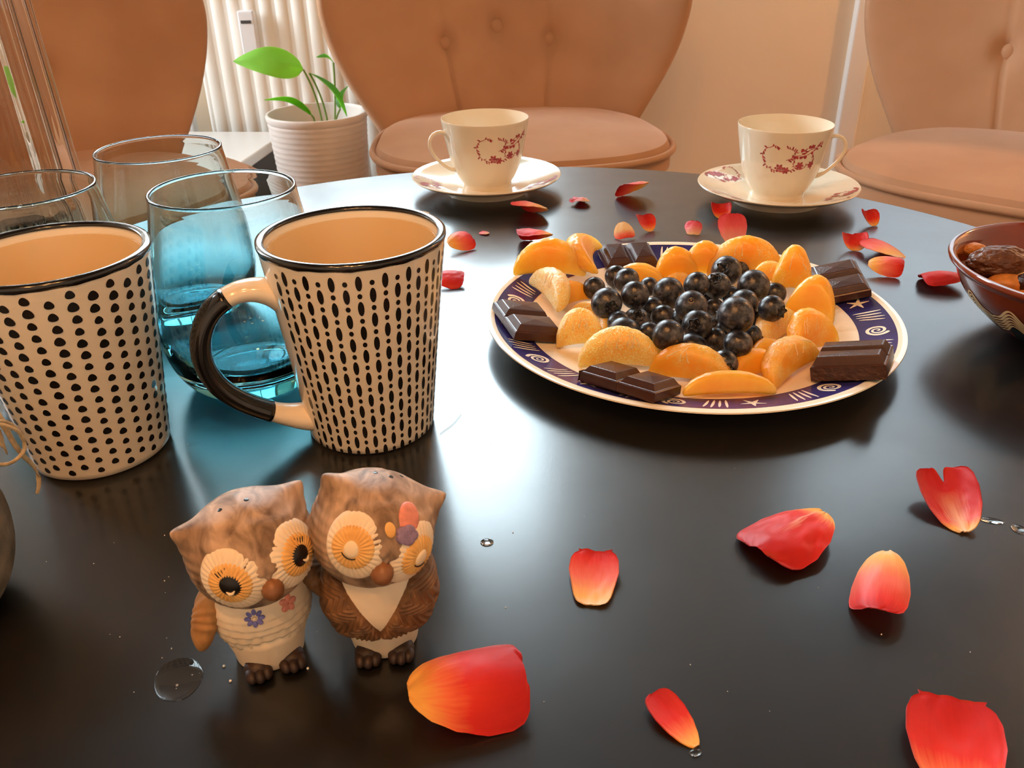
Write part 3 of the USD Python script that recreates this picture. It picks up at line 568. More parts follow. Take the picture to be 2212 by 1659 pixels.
# ------------------------------------------------------------------ plate with printed band
PC = np.array([.1177, .5131]); PR = .134
ptop = [(.1338, .0158), (.131, .0160), (.1285, .0152), (.118, .0118), (.107, .0088), (.095, .0062), (.080, .0050), (0, .0048)]
pprof = [(0, .0022), (.066, .0022), (.068, 0), (.071, 0), (.073, .0012), (.095, .0032), (.115, .0080), (.131, .0132), (.1340, .0150)] + ptop
plt_ = thing('dinner_plate', 'large cream plate with dark blue printed rim holding fruit and chocolate', 'plate', (*PC, 0))
part('dish', lathe(pprof, 200), 'plate_glaze', plt_, 50)
pt_ = np.array(ptop[::-1])
def plate_z(r): return np.interp(r, pt_[:, 0], pt_[:, 1])
def plate_surf(s, t):
    k = (plate_z(t + .0005) - plate_z(t - .0005)) / .001; N = np.stack([-k * np.cos(s), -k * np.sin(s), 1 + 0 * s], -1); N /= np.linalg.norm(N, axis=1)[:, None]
    return np.stack([t * np.cos(s), t * np.sin(s), plate_z(t)], -1), N
n = 240; aa = np.arange(n) * 2 * PI / n; rr = np.array([.1072, .110, .114, .118, .122, .126, .1284])
P, N = plate_surf(np.repeat(aa, len(rr)), np.tile(rr, n))
q = quads(n, len(rr), True); band = tri(P + N * .0001, q[:, ::-1]); 
if band.face_normals[:, 2].sum() < 0: band = tri(P + N * .0001, q)
part('printed_band', band, 'blue_print', plt_, True, label='dark blue printed band on the plate rim')
def spiral():
    th = np.linspace(0, 2 * PI * 2.15, 70); r = .6 + 2.75 * th / (2 * PI); w = np.linspace(.55, 1.5, 70)
    return unary_union([LineString([(r[i] * math.cos(th[i]), r[i] * math.sin(th[i])), (r[i + 1] * math.cos(th[i + 1]), r[i + 1] * math.sin(th[i + 1]))]).buffer(w[i] * .75, 4) for i in range(69)])
def strokes(k): return unary_union([affinity.rotate(oval((i - (k - 1) / 2) * 3.5, 0, .75, 7.4 if i % 2 else 8.2), -10 - 3 * i, origin=((i - (k - 1) / 2) * 3.5, 0)) for i in range(k)])
def starfish(): return Polygon([((7.6 if i % 2 == 0 else 1.9) * math.sin(i * PI / 5 + .2), (7.6 if i % 2 == 0 else 1.9) * math.cos(i * PI / 5 + .2)) for i in range(10)]).buffer(-.2).buffer(.35, 3)
mm = 1 / 1000 / .118; g = []; NM = 8
for k in range(NM):
    a0 = math.radians(6.2) + k * 2 * PI / NM
    for off, shp in ((0, starfish()), (-9.7, strokes(4)), (-20.5, spiral()), (-30.6, strokes(4))):
        g.append(affinity.affine_transform(shp, [-mm * 1.05, 0, 0, .00105, a0 + math.radians(off), .1179]))
part('band_motifs', decal(unary_union(g).intersection(sbox(-9, .1078, 99, .1280)), plate_surf, maxlen=.03, lift=.00022), 'plate_glaze', plt_, True, label='cream spirals, strokes and stars printed on the band', kind='stuff')

# ------------------------------------------------------------------ blueberries
def crop(cx, cy): return 1230 + .22604 * cx, 540 + .22604 * cy
BB = [ # crop x, y, radius; level; label
 (235, 365, 105, 0, 'blueberry at the far left tip of the heart'), (450, 255, 108, 0, 'rearmost blueberry on the left lobe of the heart'), (545, 290, 115, 1, 'blueberry in front of the rearmost one on the left lobe'),
 (355, 510, 142, 1, 'large blueberry at the left with a broad dark crown'), (625, 430, 122, 1, 'blueberry with a round tan stem scar, left lobe'), (760, 350, 85, 0, 'small blueberry peeping out behind two with stem scars'),
 (945, 415, 148, 1, 'big blueberry with a stem scar at its right, middle of the top edge'), (1215, 335, 118, 1, 'plain blueberry left of the open-crowned one on the right lobe'), (1410, 340, 120, 1, 'blueberry with an open shiny crown facing up, right lobe'),
 (1500, 200, 130, 1, 'blueberry with a dark notch at its left, top of the right lobe'), (1620, 160, 112, 0, 'rearmost blueberry on the right lobe of the heart'), (1760, 345, 150, 1, 'wide glossy blueberry on the right lobe'),
 (1960, 420, 104, 0, 'blueberry at the far right, half hidden'), (1930, 560, 124, 1, 'rightmost front blueberry with an open crown'), (1660, 520, 135, 1, 'blueberry right behind the biggest one'),
 (1590, 625, 162, 2, 'biggest blueberry, on top near the middle'), (1165, 540, 140, 1, 'flattened blueberry in the centre of the heart'), (1385, 550, 82, 0, 'small blueberry left of the biggest one'),
 (895, 640, 112, 0, 'small shiny blueberry below the big scarred one'), (640, 680, 118, 0, 'blueberry with a dark crown turned up, lower left'), (520, 800, 152, 0, 'smooth blueberry at the lower left edge'),
 (940, 815, 142, 1, 'blueberry with a tan scar facing right, lower middle'), (1220, 715, 140, 1, 'blueberry with a puckered crown in the middle'), (1395, 720, 78, 0, 'dark blueberry squeezed beside the biggest one'),
 (1830, 705, 95, 0, 'small blueberry on the right edge below the open crown'), (1735, 820, 100, 0, 'blueberry on the right edge above the long one'), (1610, 895, 130, 1, 'long plain blueberry near the tip of the heart'),
 (1165, 950, 148, 0, 'blueberry with a torn crown at the lower edge'), (1475, 1090, 132, 0, 'blueberry at the bottom tip of the heart'), (1545, 440, 85, 0, 'purple-dark blueberry sunk in the right lobe'), (1390, 860, 112, 0, 'shadowed blueberry deep in the lower middle'),
 (790, 560, 105, 0, 'hidden blueberry beneath the two scarred ones'), (1075, 660, 95, 0, 'hidden blueberry beneath the flattened one'), (1300, 450, 95, 0, 'hidden blueberry under the open-crowned one'), (470, 690, 105, 0, 'hidden blueberry under the large left one'),
 (760, 790, 100, 0, 'hidden blueberry left of the tan-scarred lower one'), (1500, 780, 110, 0, 'hidden blueberry under the biggest one')]
CROWN = {3: (.2, .35), 8: (-.35, -.45), 9: (-.5, -.05), 13: (.55, .3), 19: (.05, -.4), 22: (-.35, .1), 27: (-.2, .4), 28: (.05, .4), 23: (.1, -.3)}
SCAR = {4: (-.08, .3), 6: (.6, .25), 7: (.62, .42), 21: (.5, .45), 16: (-.2, -.35)}
rngb = np.random.default_rng(11); C0, R0, D0 = [], [], []
for cx, cy, cr, lv, _ in BB:
    u, v = crop(cx, cy); d = Fv + Rv * (u - 1106) / CF - Uv * (v - 829.5) / CF; p = at(u, v, (.0145, .024, .034)[lv]); C0.append(p); D0.append(d / np.linalg.norm(d))
C0 = np.array(C0); D0 = np.array(D0); PXR = np.array([b[2] for b in BB]) * .22604 * 1.09
for it in range(400):
    R0 = PXR / CF * ((C0 - [0, 0, CH]) @ Fv)
    mv = np.zeros(len(C0))
    for i in range(len(C0)):
        dv = C0[i] - C0; l = np.linalg.norm(dv, axis=1); l[i] = 9; ov = (R0[i] + R0) * .985 - l
        for j in np.nonzero(ov > 0)[0]:
            s = np.sign(dv[j] @ D0[i]) or 1; mv[i] += s * min(ov[j] * .35, .0012)
    low = C0[:, 2] - (R0 * .93 + plate_z(np.linalg.norm(C0[:, :2] - PC, axis=1)) + .0003)
    mv = np.where(low < 0, -np.abs(low) * .8, mv)          # lift off the plate by coming nearer
    C0 = C0 + D0 * np.clip(mv, -.002, .002)[:, None]
for i, (b, c, r) in enumerate(zip(BB, C0, R0)):
    q = CROWN.get(i) or SCAR.get(i)
    cd = (q[0] * Rv - q[1] * Uv - math.sqrt(1 - q[0] ** 2 - q[1] ** 2) * Fv) if q else np.r_[rngb.normal(size=2) * .5 + (0, .6), -.5]
    cd = cd / np.linalg.norm(cd); F3 = frame(cd, (0, .1, 1)); sc = i in SCAR; dep = .30 if not sc else .06; wd = .36 if not sc else .17
    t = thing('blueberry', b[4], 'blueberry', tuple(c))
    ph = rngb.uniform(0, 6); sx = rngb.uniform(.95, 1.04)
    def rf(d):
        ca = d @ cd; an = np.arccos(np.clip(ca, -1, 1)); az = np.arctan2(d @ F3[:, 1], d @ F3[:, 0])
        w = wd * (1 + .18 * np.cos(5 * az + ph) * (not sc)) 
        return r * (1 - .07 * ca ** 2 + .015 * (meshkit.noise(d * 2.2 + i * 7) - .5) - dep * np.exp(-(an / (w * .62)) ** 4) + (.05 if not sc else .012) * np.exp(-((an - w) / .10) ** 2)) * np.where(np.abs(ca) < 2, sx, 1)
    part('body', star(5 if q and not sc else 4, rf), 'blueberry_skin', t, True)
    if sc: part('stem_scar', moved(lathe([(0, -.0002), (r * .15, -.0002), (r * .15, .0003), (r * .07, .0001), (0, .0002)], 16), F3, cd * r * (1 - .07 - .05)), 'stem_scar', t, label='tan stem scar')
    else:
        n = 30; a = np.arange(n) * 2 * PI / n; wv = 1 + .20 * np.cos(5 * a); hi = r * (.95 + .07 * np.maximum(0, np.cos(5 * a)))
        def ringv(k, h): return np.c_[np.cos(a) * r * k * wv, np.sin(a) * r * k * wv, h + 0 * a]
        rg = [ringv(.20, r * .70), ringv(.30, r * .84), ringv(.36, hi), ringv(.40, hi), ringv(.36, r * .80)]; f = []
        for k in range(5):
            k2 = (k + 1) % 5
            for j in range(n): j2 = (j + 1) % n; f += [(k * n + j, k * n + j2, k2 * n + j2), (k * n + j, k2 * n + j2, k2 * n + j)]
        part('crown', moved(tri(np.vstack(rg), f), F3), 'blueberry_crown', t, True)

# ------------------------------------------------------------------ mandarin segments
def segment(L, H, W, seed, crescent=.35, n=5):
    d, f = ico(n); c = np.array([0, 0, .50 * H]); lo, hi = np.zeros(len(d)), np.full(len(d), L); a = L / 2
    for _ in range(26):
        t = (lo + hi) / 2; p = c + d * t[:, None]; x, y, z = p.T
        zz = z / H; e1 = (np.abs(x) / a) ** 2.2 + np.clip(zz, 0, 9) ** 2.3 + (np.abs(y) / (W * .5)) ** 2.6 - 1
        e2 = (np.abs(y) - (z * (W * .46) / H * 1.25 + .0012)) / (W * .3); e3 = -(z + .0) / (.35 * H)
        F = np.log(np.exp(9 * e1) + np.exp(9 * e2) + np.exp(9 * e3)) / 9
        ins = F < 0; lo, hi = np.where(ins, t, lo), np.where(ins, hi, t)
    p = c + d * ((lo + hi) / 2)[:, None]
    p *= 1 + .05 * (meshkit.fbm(p * 260 + seed * 13, 3, seed) - .5)[:, None] + .022 * (meshkit.noise(p * np.array([420, 900, 500]) + seed * 5, seed) - .5)[:, None]
    p[:, 2] -= crescent * H * (p[:, 0] / a) ** 2 - .0
    return tri(p, f)
SEG = [ # tip px, tip px, width of the arc upright (px), lean degrees, lift, kind, label
 ((1117, 614), (1256, 616), 68, 26, 0, 'c', 'large smooth mandarin segment at the back left of the plate'), ((1262, 618), (1278, 540), 60, 62, .008, 'c', 'upright mandarin segment with a small hooked tip, beside the rear chocolate'),
 ((1150, 622), (1218, 692), 58, 40, 0, 'p', 'pithy mandarin segment behind the left chocolate'), ((1208, 660), (1272, 640), 48, 55, .0, 'c', 'shiny mandarin segment left of the blueberries'),
 ((1246, 668), (1308, 716), 46, 60, 0, 'v', 'mandarin segment half under the left blueberries'), ((1206, 742), (1300, 738), 72, 30, 0, 'p', 'mandarin segment with stringy pith touching the left chocolate'),
 ((1256, 788), (1416, 788), 76, 22, 0, 'p', 'long netted mandarin segment behind the front chocolate'), ((1408, 804), (1572, 828), 72, 28, 0, 'v', 'netted mandarin segment right of the front chocolate'),
 ((1482, 856), (1662, 852), 50, 62, 0, 'c', 'frontmost long mandarin segment lying flat'), ((1588, 814), (1682, 790), 54, 50, 0, 'c', 'mandarin segment below the heart tip'),
 ((1664, 842), (1762, 772), 72, 45, 0, 'v', 'mandarin segment beside the right front chocolate'), ((1716, 764), (1800, 738), 84, 40, 0, 'v', 'right mandarin segment just behind the front right chocolate'),
 ((1696, 676), (1794, 694), 78, 40, .002, 'c', 'curved mandarin segment below the rear right chocolate'), ((1652, 742), (1722, 700), 62, 45, 0, 'p', 'pithy mandarin segment under the rightmost blueberry'),
 ((1636, 770), (1690, 758), 40, 50, 0, 'c', 'small mandarin segment tucked under the right edge of the heart'), ((1662, 634), (1745, 640), 92, 25, .002, 'v', 'tall curled mandarin segment at the back right'),
 ((1522, 596), (1690, 600), 74, 18, 0, 'v', 'broad mandarin segment behind the right lobe of the heart'), ((1628, 600), (1690, 604), 44, 55, .010, 'v', 'short mandarin segment lying on the broad one'),
 ((1476, 588), (1560, 592), 66, 20, .001, 'c', 'rearmost mandarin segment in the middle'), ((1418, 596), (1502, 594), 62, 30, 0, 'c', 'mandarin segment right of the rear chocolate'),
 ((1330, 604), (1428, 610), 42, 45, 0, 'c', 'mandarin segment in front of the rear chocolate'), ((1436, 612), (1500, 612), 30, 50, 0, 'v', 'small mandarin segment at the notch of the heart'),
 ((1376, 768), (1446, 772), 36, 65, 0, 'v', 'mandarin segment under the lower left blueberries'), ((1206, 582), (1248, 580), 30, 45, 0, 'c', 'mandarin segment glimpsed behind the hooked one')]
for i, (a, b, w, lean, lift, kind, lab) in enumerate(SEG):
    pa, pb = at(*a, .008 + lift), at(*b, .008 + lift); L = np.linalg.norm(pb - pa) * 1.02; mid = (pa + pb) / 2
    if pb[0] < pa[0]: pa, pb = pb, pa
    H = min(w / CF * depth(mid) * 1.08, .030); L = min(max(L * 1.10, .024), .056); yaw = math.atan2(pb[1] - pa[1], pb[0] - pa[0])
    m = segment(L, H, min(.0195, H * .92), i + 1, .13 if i not in (1, 12, 15) else .34)
    v = np.asarray(m.vertices) @ rx(-math.radians(lean)).T @ rz(yaw).T
    v[:, 2] -= v[:, 2].min(); v[:, :2] -= (v[:, :2].max(0) + v[:, :2].min(0)) / 2 * .6
    zb = max(plate_z(min(np.linalg.norm(mid[:2] + q - PC), .131)) for q in v[v[:, 2] < .004][:, :2][::17]) + lift + .0004
    t = thing('mandarin_segment', lab, 'mandarin segment', (mid[0], mid[1], zb))
    part('flesh', tri(v, m.faces), {'c': 'mandarin_clean', 'v': 'mandarin_veined', 'p': 'mandarin_pithy'}[kind], t, True)
    if kind != 'c':   # strings of pith over the membrane
        rs = random.Random(i); g = []; tm = tri(v, m.faces); cen = v.mean(0)
        for k in range(3 if kind == 'v' else 6):
            x0 = rs.uniform(-1.1, 1.1); d0 = np.array([x0, -rs.uniform(.3, .8), .1]); d1 = np.array([x0 * .75 + rs.uniform(-.35, .35), -rs.uniform(.1, .4), rs.uniform(.8, 1.2)]); pts = []
            for s in np.linspace(0, 1, 7):
                d = d0 + s * (d1 - d0); d = rz(yaw) @ d + rs.uniform(-.03, .03); d /= np.linalg.norm(d)
                w_ = v - cen; j = (w_ @ d / np.linalg.norm(w_, axis=1)).argmax(); pts.append(v[j] + d * .00005)
            g.append(tube(spline(pts, 16), np.linspace(.00050, .0002, 16), 6, .6))
        part('pith_strands', cat(g), 'pith', t, True, label='pale strands of pith')

# ------------------------------------------------------------------ chocolate
def square(lx, ly, h, seed):
    b = .0032; z1 = h * .62
    v = [(-lx / 2, -ly / 2, 0), (lx / 2, -ly / 2, 0), (lx / 2, ly / 2, 0), (-lx / 2, ly / 2, 0)]
    def rect(i, z): return [(-lx / 2 + i, -ly / 2 + i, z), (lx / 2 - i, -ly / 2 + i, z), (lx / 2 - i, ly / 2 - i, z), (-lx / 2 + i, ly / 2 - i, z)]
    lev = [rect(.0006, 0), rect(0, .0008), rect(0, z1 - .0006), rect(.0007, z1), rect(.0012, z1 + .0002), rect(b, h - .0007), rect(b + .0004, h - .0002), rect(b + .0012, h)]
    vs = np.array(sum(lev, [])); n = len(lev); f = []
    for i in range(n - 1):
        for j in range(4): k = (j + 1) % 4; f += [(4 * i + j, 4 * i + k, 4 * i + 4 + k), (4 * i + j, 4 * i + 4 + k, 4 * i + 4 + j)]
    vs = np.vstack([vs, [(0, 0, h + .0006)]]); L = 4 * (n - 1)
    for j in range(4): f.append((L + j, L + (j + 1) % 4, len(vs) - 1))
    f += [(0, 3, 2), (0, 2, 1)]; return tri(vs, f)
CHO = [ # px of both squares' middles, size along the pair, across, lift, tilt, label
 ((1119, 672), (1152, 710), .0225, .0330, .000, 'chocolate piece on the left rim of the plate'), ((1318, 808), (1404, 838), .0245, .0290, .000, 'chocolate piece on the front rim of the plate'),
 ((1800, 596), (1826, 634), .0215, .0330, .001, 'chocolate piece on the right rim at the back of the plate'), ((1326, 553), (1386, 548), .0205, .0270, .001, 'chocolate piece at the back of the plate behind the hooked mandarin'),
 ((1838, 806), (1852, 772), .0170, .0400, .000, 'broken chocolate piece on the right front rim of the plate')]
for i, (a, b, la, lb, lift, lab) in enumerate(CHO):
    zc = .016; pa, pb = at(*a, zc), at(*b, zc); mid = (pa + pb) / 2; d = pb - pa; yaw = math.atan2(d[1], d[0]); h = .0135 if i == 4 else .0098
    rad = np.linalg.norm(mid[:2] - PC); out = (mid[:2] - PC) / rad
    e = np.array([math.cos(yaw), math.sin(yaw)]); s = np.array([-e[1], e[0]])
    sl = (plate_z(min(rad + .013, .131)) - plate_z(max(rad - .013, 0))) / .026
    nrm = np.r_[-out * sl, 1]; nrm /= np.linalg.norm(nrm); X = np.r_[e, e @ out * sl]; X -= nrm * (X @ nrm); X /= np.linalg.norm(X); RM = np.stack([X, np.cross(nrm, X), nrm], 1)
    foot = [plate_z(min(np.linalg.norm(mid[:2] + p * e + q * s - PC), .133)) - sl * ((p * e + q * s) @ out) for p in (-la, 0, la) for q in (-lb / 2, 0, lb / 2)]
    t = thing('chocolate_piece', lab, 'chocolate', (mid[0], mid[1], max(foot) + lift + .0002), rot=RM)
    for k, sg in enumerate((-1, 1)):
        m = square(la * .99, lb, h, i); m.apply_translation((sg * la / 2, 0, 0)); sq = part('square', m, 'chocolate', t, False)
    if i in (1, 4):
        g = np.random.default_rng(i); ny = 22; yv = np.linspace(-lb / 2, lb / 2, ny); zv = np.linspace(.0002, h * .60, 7); Y_, Z_ = np.meshgrid(yv, zv, indexing='ij')
        X_ = -la - .0004 - .0010 * meshkit.fbm(np.stack([Y_ * 500, Z_ * 500, 0 * Y_ + i], -1), 3)
        fr = np.stack([X_, Y_, Z_], -1).reshape(-1, 3); bk = fr.copy(); bk[:, 0] = -la + .0008; q = quads(ny, 7)
        part('broken_edge', tri(np.vstack([fr, bk]), np.vstack([q[:, ::-1], q + len(fr)])), 'broken_chocolate', t, False, label='rough broken edge')

# ------------------------------------------------------------------ clay bowl with nuts
BC = np.array([.3662, .4929]); bh = .0500
bo = [(.036, .0012), (.050, .0075), (.064, .0190), (.0745, .0310), (.0790, .0400), (.0805, .0440)]
bprof = [(0, .002), (.030, .002), (.032, 0), (.0345, 0)] + [tuple(p) for p in spline(bo, 40)] + [(.0830, .0455), (.0848, .0470), (.0853, .0488), (.0846, .0502), (.0828, .0506), (.0805, .0490)] + [tuple(p) for p in spline([(.0785, .0460), (.0760, .0390), (.0690, .0290), (.055, .0170), (.035, .0085), (0, .006)], 30)]
bt = thing('clay_bowl', 'brown glazed clay bowl with cream wave pattern, cut by the right edge', 'bowl', (*BC, 0))
part('bowl', lathe(bprof, 160), 'clay_glaze', bt, 50)
bo_ = spline(bo, 80)
def bowl_surf(s, t):
    k = np.clip(t, 0, 1) * 79; i = np.clip(k.astype(int), 0, 78); f = (k - i)[:, None]; q = bo_[i] * (1 - f) + bo_[i + 1] * f; d = bo_[i + 1] - bo_[i]; d /= np.linalg.norm(d, axis=1)[:, None]
    return np.stack([q[:, 0] * np.cos(s), q[:, 0] * np.sin(s), q[:, 1]], -1), np.stack([d[:, 1] * np.cos(s), d[:, 1] * np.sin(s), -d[:, 0]], -1)
NW = 14; lines, drips = [], []
def wave(s): c = .5 + .5 * np.cos(NW * s); return c ** 2.2
for k in range(6):
    s = np.linspace(0, 2 * PI, 14 * 40 + 1); t = .66 - k * .045 + .17 * wave(s) - .03 * np.exp(-((NW * s / (2 * PI) % 1 - .5) / .06) ** 2)
    lines.append(LineString(np.c_[s, t]).buffer(.011, 2))
for k in range(NW):
    a = (k) * 2 * PI / NW; drips.append(Polygon([(a - .10, .24), (a - .075, .46), (a - .03, .56), (a + .02, .56), (a + .07, .45), (a + .10, .22), (a, .14)]).buffer(.012))
part('slip_drips', decal(unary_union(drips), bowl_surf, maxlen=.03, lift=.0001), 'slip_green', bt, True, label='dark green slip drops')
part('slip_waves', decal(unary_union(lines).intersection(sbox(0, 0, 2 * PI, 1)), bowl_surf, maxlen=.05, lift=.00025), 'slip_cream', bt, True, label='combed cream slip waves')
def nut(name, c, r, rot, matn, lab, catg, bump=.12, freq=2.2, seed=0, loc=None):
    v, f = ico(5); v = v * (1 + bump * (meshkit.fbm(v * freq + seed * 9, 4, seed) - .5)[:, None] * 2); p = (v * np.asarray(r)) @ rot.T
    t = single(name, tri(p, f), matn, lab, catg, c, smooth=True)
nz = .034
a_ = at(2158, 566, .042); nut('chocolate_nut', tuple(a_), (.0205, .0115, .0105), rz(-.06) @ ry(-.05), 'nut_choc', 'large lumpy chocolate-coated nut on top in the clay bowl', 'chocolate nut', .16, 2.6, 1)
b_ = at(2103, 540, .041); nut('peanut', tuple(b_), (.0085, .0055, .005), rz(.1), 'nut_tan', 'tan peanut peeping out behind the chocolate-coated nut', 'peanut', .2, 1.8, 2)
c_ = at(2180, 612, .033); nut('almond', tuple(c_), (.013, .008, .006), rz(-.3), 'nut_tan', 'orange-tan nut in front of the chocolate-coated nut, by the bowl wall', 'nut', .05, 1.5, 3)
d_ = at(2208, 592, .034); nut('cashew', tuple(d_), (.010, .009, .006), rz(.4), 'nut_pale', 'pale nut at the right edge of the photo, in the clay bowl', 'nut', .1, 1.5, 4)
e_ = at(2218, 612, .035); nut('raisin', tuple(e_), (.0065, .0075, .0065), rz(.4), 'nut_dark', 'dark round nut at the right edge of the photo, in the clay bowl', 'nut', .1, 1.5, 5)
rn = np.random.default_rng(4); mixv = []
v0, f0 = ico(3)
for k in range(70):
    a, r = rn.uniform(0, 2 * PI), .040 * math.sqrt(rn.uniform()); z = .0215 + rn.uniform(0, .006); q = rn.uniform(.8, 1.1)
    mixv.append(tri((v0 * np.array([.011, .008, .0065]) * q) @ rz(rn.uniform(0, 6)).T + (r * math.cos(a), r * math.sin(a), z), f0))
single('nut_mix', cat(mixv), 'nut_tan', 'bed of mixed nuts at the bottom of the clay bowl', 'nuts', (*BC, 0), smooth=True, kind='stuff')
# ------------------------------------------------------------------ rose petals
def petal(L, W, cup, bend, ruf=.05, seed=0, tipw=.72, notch=0, claw=.36, n=33, k=25):
    u = np.linspace(0, 1, n)[:, None]; v = np.linspace(-1, 1, k)[None]
    prof = np.interp(np.linspace(0, 1, n), [0, .04, .15, .35, .60, .80, .92, .975, 1], [claw * .5, claw * .95, claw * .6 + .36, .84, 1.0, .97, .84, .64, .36 if tipw < .8 else .70])[:, None]
    s = v * W / 2 * prof; lx = u * L - notch * L * np.exp(-(v / .22) ** 2) * np.clip(u - .6, 0, 1) / .4
    th = s / (W / 2) * cup / 2; y = (W / 2) * np.sin(th) / (cup / 2) if abs(cup) > 1e-3 else s
    zc = (W / 2) * (1 - np.cos(th)) / (abs(cup) / 2 + 1e-9) * np.sign(cup)
    b = bend; x = L * np.sin(b * (lx / L - .5)) / b if abs(b) > 1e-3 else lx - L / 2
    zb = L * (1 - np.cos(b * (lx / L - .5))) / (abs(b) + 1e-9) * np.sign(b)
    g = np.stack([u * 3 + 0 * v, v * 2.2 + 0 * u, 0 * u + 0 * v + seed * 3.3], -1)
    nz = (meshkit.fbm(g, 3, seed) - .5)
    z = zc + zb + ruf * W * (nz * 1.2 + .5 * np.sin(5 * v + seed + 3 * u) * np.clip(u - .55, 0, 1) * np.abs(v))
    y = y + .05 * W * np.clip(nz, -.5, .5) * u; x = x + .05 * L * nz * np.clip(u - .5, 0, 1)
    P = np.stack([x, y, z], -1).reshape(-1, 3); uv = np.stack([u + 0 * v, .5 + .5 * v + 0 * u], -1).reshape(-1, 2); q = quads(n, k)
    N = np.zeros_like(P); fn = np.cross(P[q[:, 1]] - P[q[:, 0]], P[q[:, 2]] - P[q[:, 0]])
    for j in range(3): np.add.at(N, q[:, j], fn)
    N /= np.linalg.norm(N, axis=1)[:, None] + 1e-15
    m = len(P); T = .00022; e = [i * k for i in range(n)] + [(n - 1) * k + j for j in range(1, k)] + [i * k + k - 1 for i in range(n - 2, -1, -1)] + [j for j in range(k - 2, 0, -1)]
    side = []
    for i in range(len(e)): a, b2 = e[i], e[(i + 1) % len(e)]; side += [(a, b2, b2 + m), (a, b2 + m, a + m)]
    return np.vstack([P + N * T, P - N * T]), np.vstack([q, q[:, ::-1] + m, side]), np.vstack([uv, uv])
PET = [ # claw px, tip px, width/length, cup (+ edges up, - dome), bend, roll, pitch, material, label, extras
 ((880, 1528), (1140, 1478), .98, -2.2, -.5, .14, 0, 'petal_red', 'large domed red and yellow petal in front of the owls', {}),
 ((1508, 1598), (1410, 1490), .54, .8, .25, 0, .12, 'petal_red', 'narrow orange-red petal at the bottom centre', {}),
 ((2085, 1745), (2052, 1508), .72, .7, .3, 0, .10, 'petal_red', 'broad red petal cut by the bottom edge at the right', {'tipw': .9}),
 ((1278, 1296), (1286, 1186), .68, .8, .45, 0, .10, 'petal_coral', 'squarish coral petal alone in the middle of the table', {'tipw': .9, 'claw': .6}),
 ((1780, 1112), (1630, 1194), .84, -1.5, -.45, .10, 0, 'petal_lined', 'crumpled scarlet petal with a yellow claw, right of centre', {'ruf': .10}),
 ((2092, 1140), (2022, 1028), .74, 1.9, .6, -.20, .22, 'petal_streaked', 'notched cupped petal with a pale streak at the far right', {'notch': .18, 'ruf': .07}),
 ((1912, 1198), (1882, 1328), .64, -1.9, -.45, .25, 0, 'petal_coral', 'pale-clawed coral petal standing folded at the right', {}),
 ((1196, 520), (1116, 518), 1.15, -1.9, -.6, .45, .1, 'petal_red', 'folded red petal left of the plate, in front of the left saucer', {}),
 ((968, 534), (1022, 522), 1.0, -1.3, -.6, .5, .1, 'petal_coral', 'coral petal just right of the oval-print mug rim', {}),
 ((935, 604), (1004, 604), 1.0, -1.2, -.5, .3, 0, 'petal_scarlet', 'dark red petal half hidden by the oval-print mug', {}),
 ((1184, 464), (1115, 452), 1.0, -1.7, -.6, .45, .05, 'petal_coral', 'small coral petal in front of the left saucer', {}),
 ((1272, 436), (1238, 428), 1.1, -1.8, -.8, .2, 0, 'petal_pink', 'tiny crumpled pink petal right of the left saucer', {'ruf': .15}),
 ((1396, 412), (1336, 424), 1.05, -1.6, -.5, .6, .1, 'petal_coral', 'red petal with a yellow tip, farthest back between the saucers', {}),
 ((1345, 488), (1350, 518), 1.05, -1.3, -.4, .1, -.55, 'petal_pale', 'yellow petal with a coral rim behind the rear chocolate', {'px': 46, 'yaw': -80}),
 ((1402, 504), (1384, 470), 1.25, 1.7, .6, .2, .65, 'petal_red', 'curling red petal right beside the yellow one', {'px': 46, 'yaw': 115}),
 ((1490, 508), (1506, 480), 1.05, -1.6, -.5, 0, .55, 'petal_pink', 'pink and cream petal between the saucers, left of the tall one', {'px': 40, 'yaw': 80, 'claw': .6}),
 ((1584, 548), (1588, 500), .85, -.9, -.5, 0, .95, 'petal_pink', 'pink petal propped upright against the back of the plate', {'px': 78, 'yaw': 92}),
 ((1556, 478), (1556, 440), 1.35, 2.5, .7, 0, .6, 'petal_red', 'boat-shaped petal right under the right saucer', {'px': 42, 'yaw': 90}),
 ((1882, 492), (1868, 458), 1.35, 2.5, .7, .2, .6, 'petal_red', 'curled red petal right of the right saucer', {'px': 44, 'yaw': 110}),
 ((1840, 546), (1846, 506), 1.5, 2.5, .6, 0, .55, 'petal_red', 'U-shaped petal behind the rear right chocolate', {'px': 48, 'yaw': 88}),
 ((1948, 562), (1882, 524), .78, -1.6, -.5, .2, .05, 'petal_coral', 'coral petal lying slantwise beside the U-shaped one', {}),
 ((1872, 576), (1952, 586), .85, -1.6, -.5, .55, .05, 'petal_coral', 'folded petal in front of the slanting coral one', {}),
 ((2090, 606), (1984, 602), .95, -2.1, -.9, .15, 0, 'petal_scarlet', 'domed red petal at the left of the clay bowl', {}),
 ((1053, 499), (1041, 493), 1.0, -1.2, -.5, 0, 0, 'petal_pink', 'tiny pink scrap of petal in front of the left saucer', {}),
 ((928, 454), (878, 456), .9, -.9, -.5, 0, .1, 'petal_pale', 'yellow-tipped petal peeping over the back of the oval-print mug', {})]
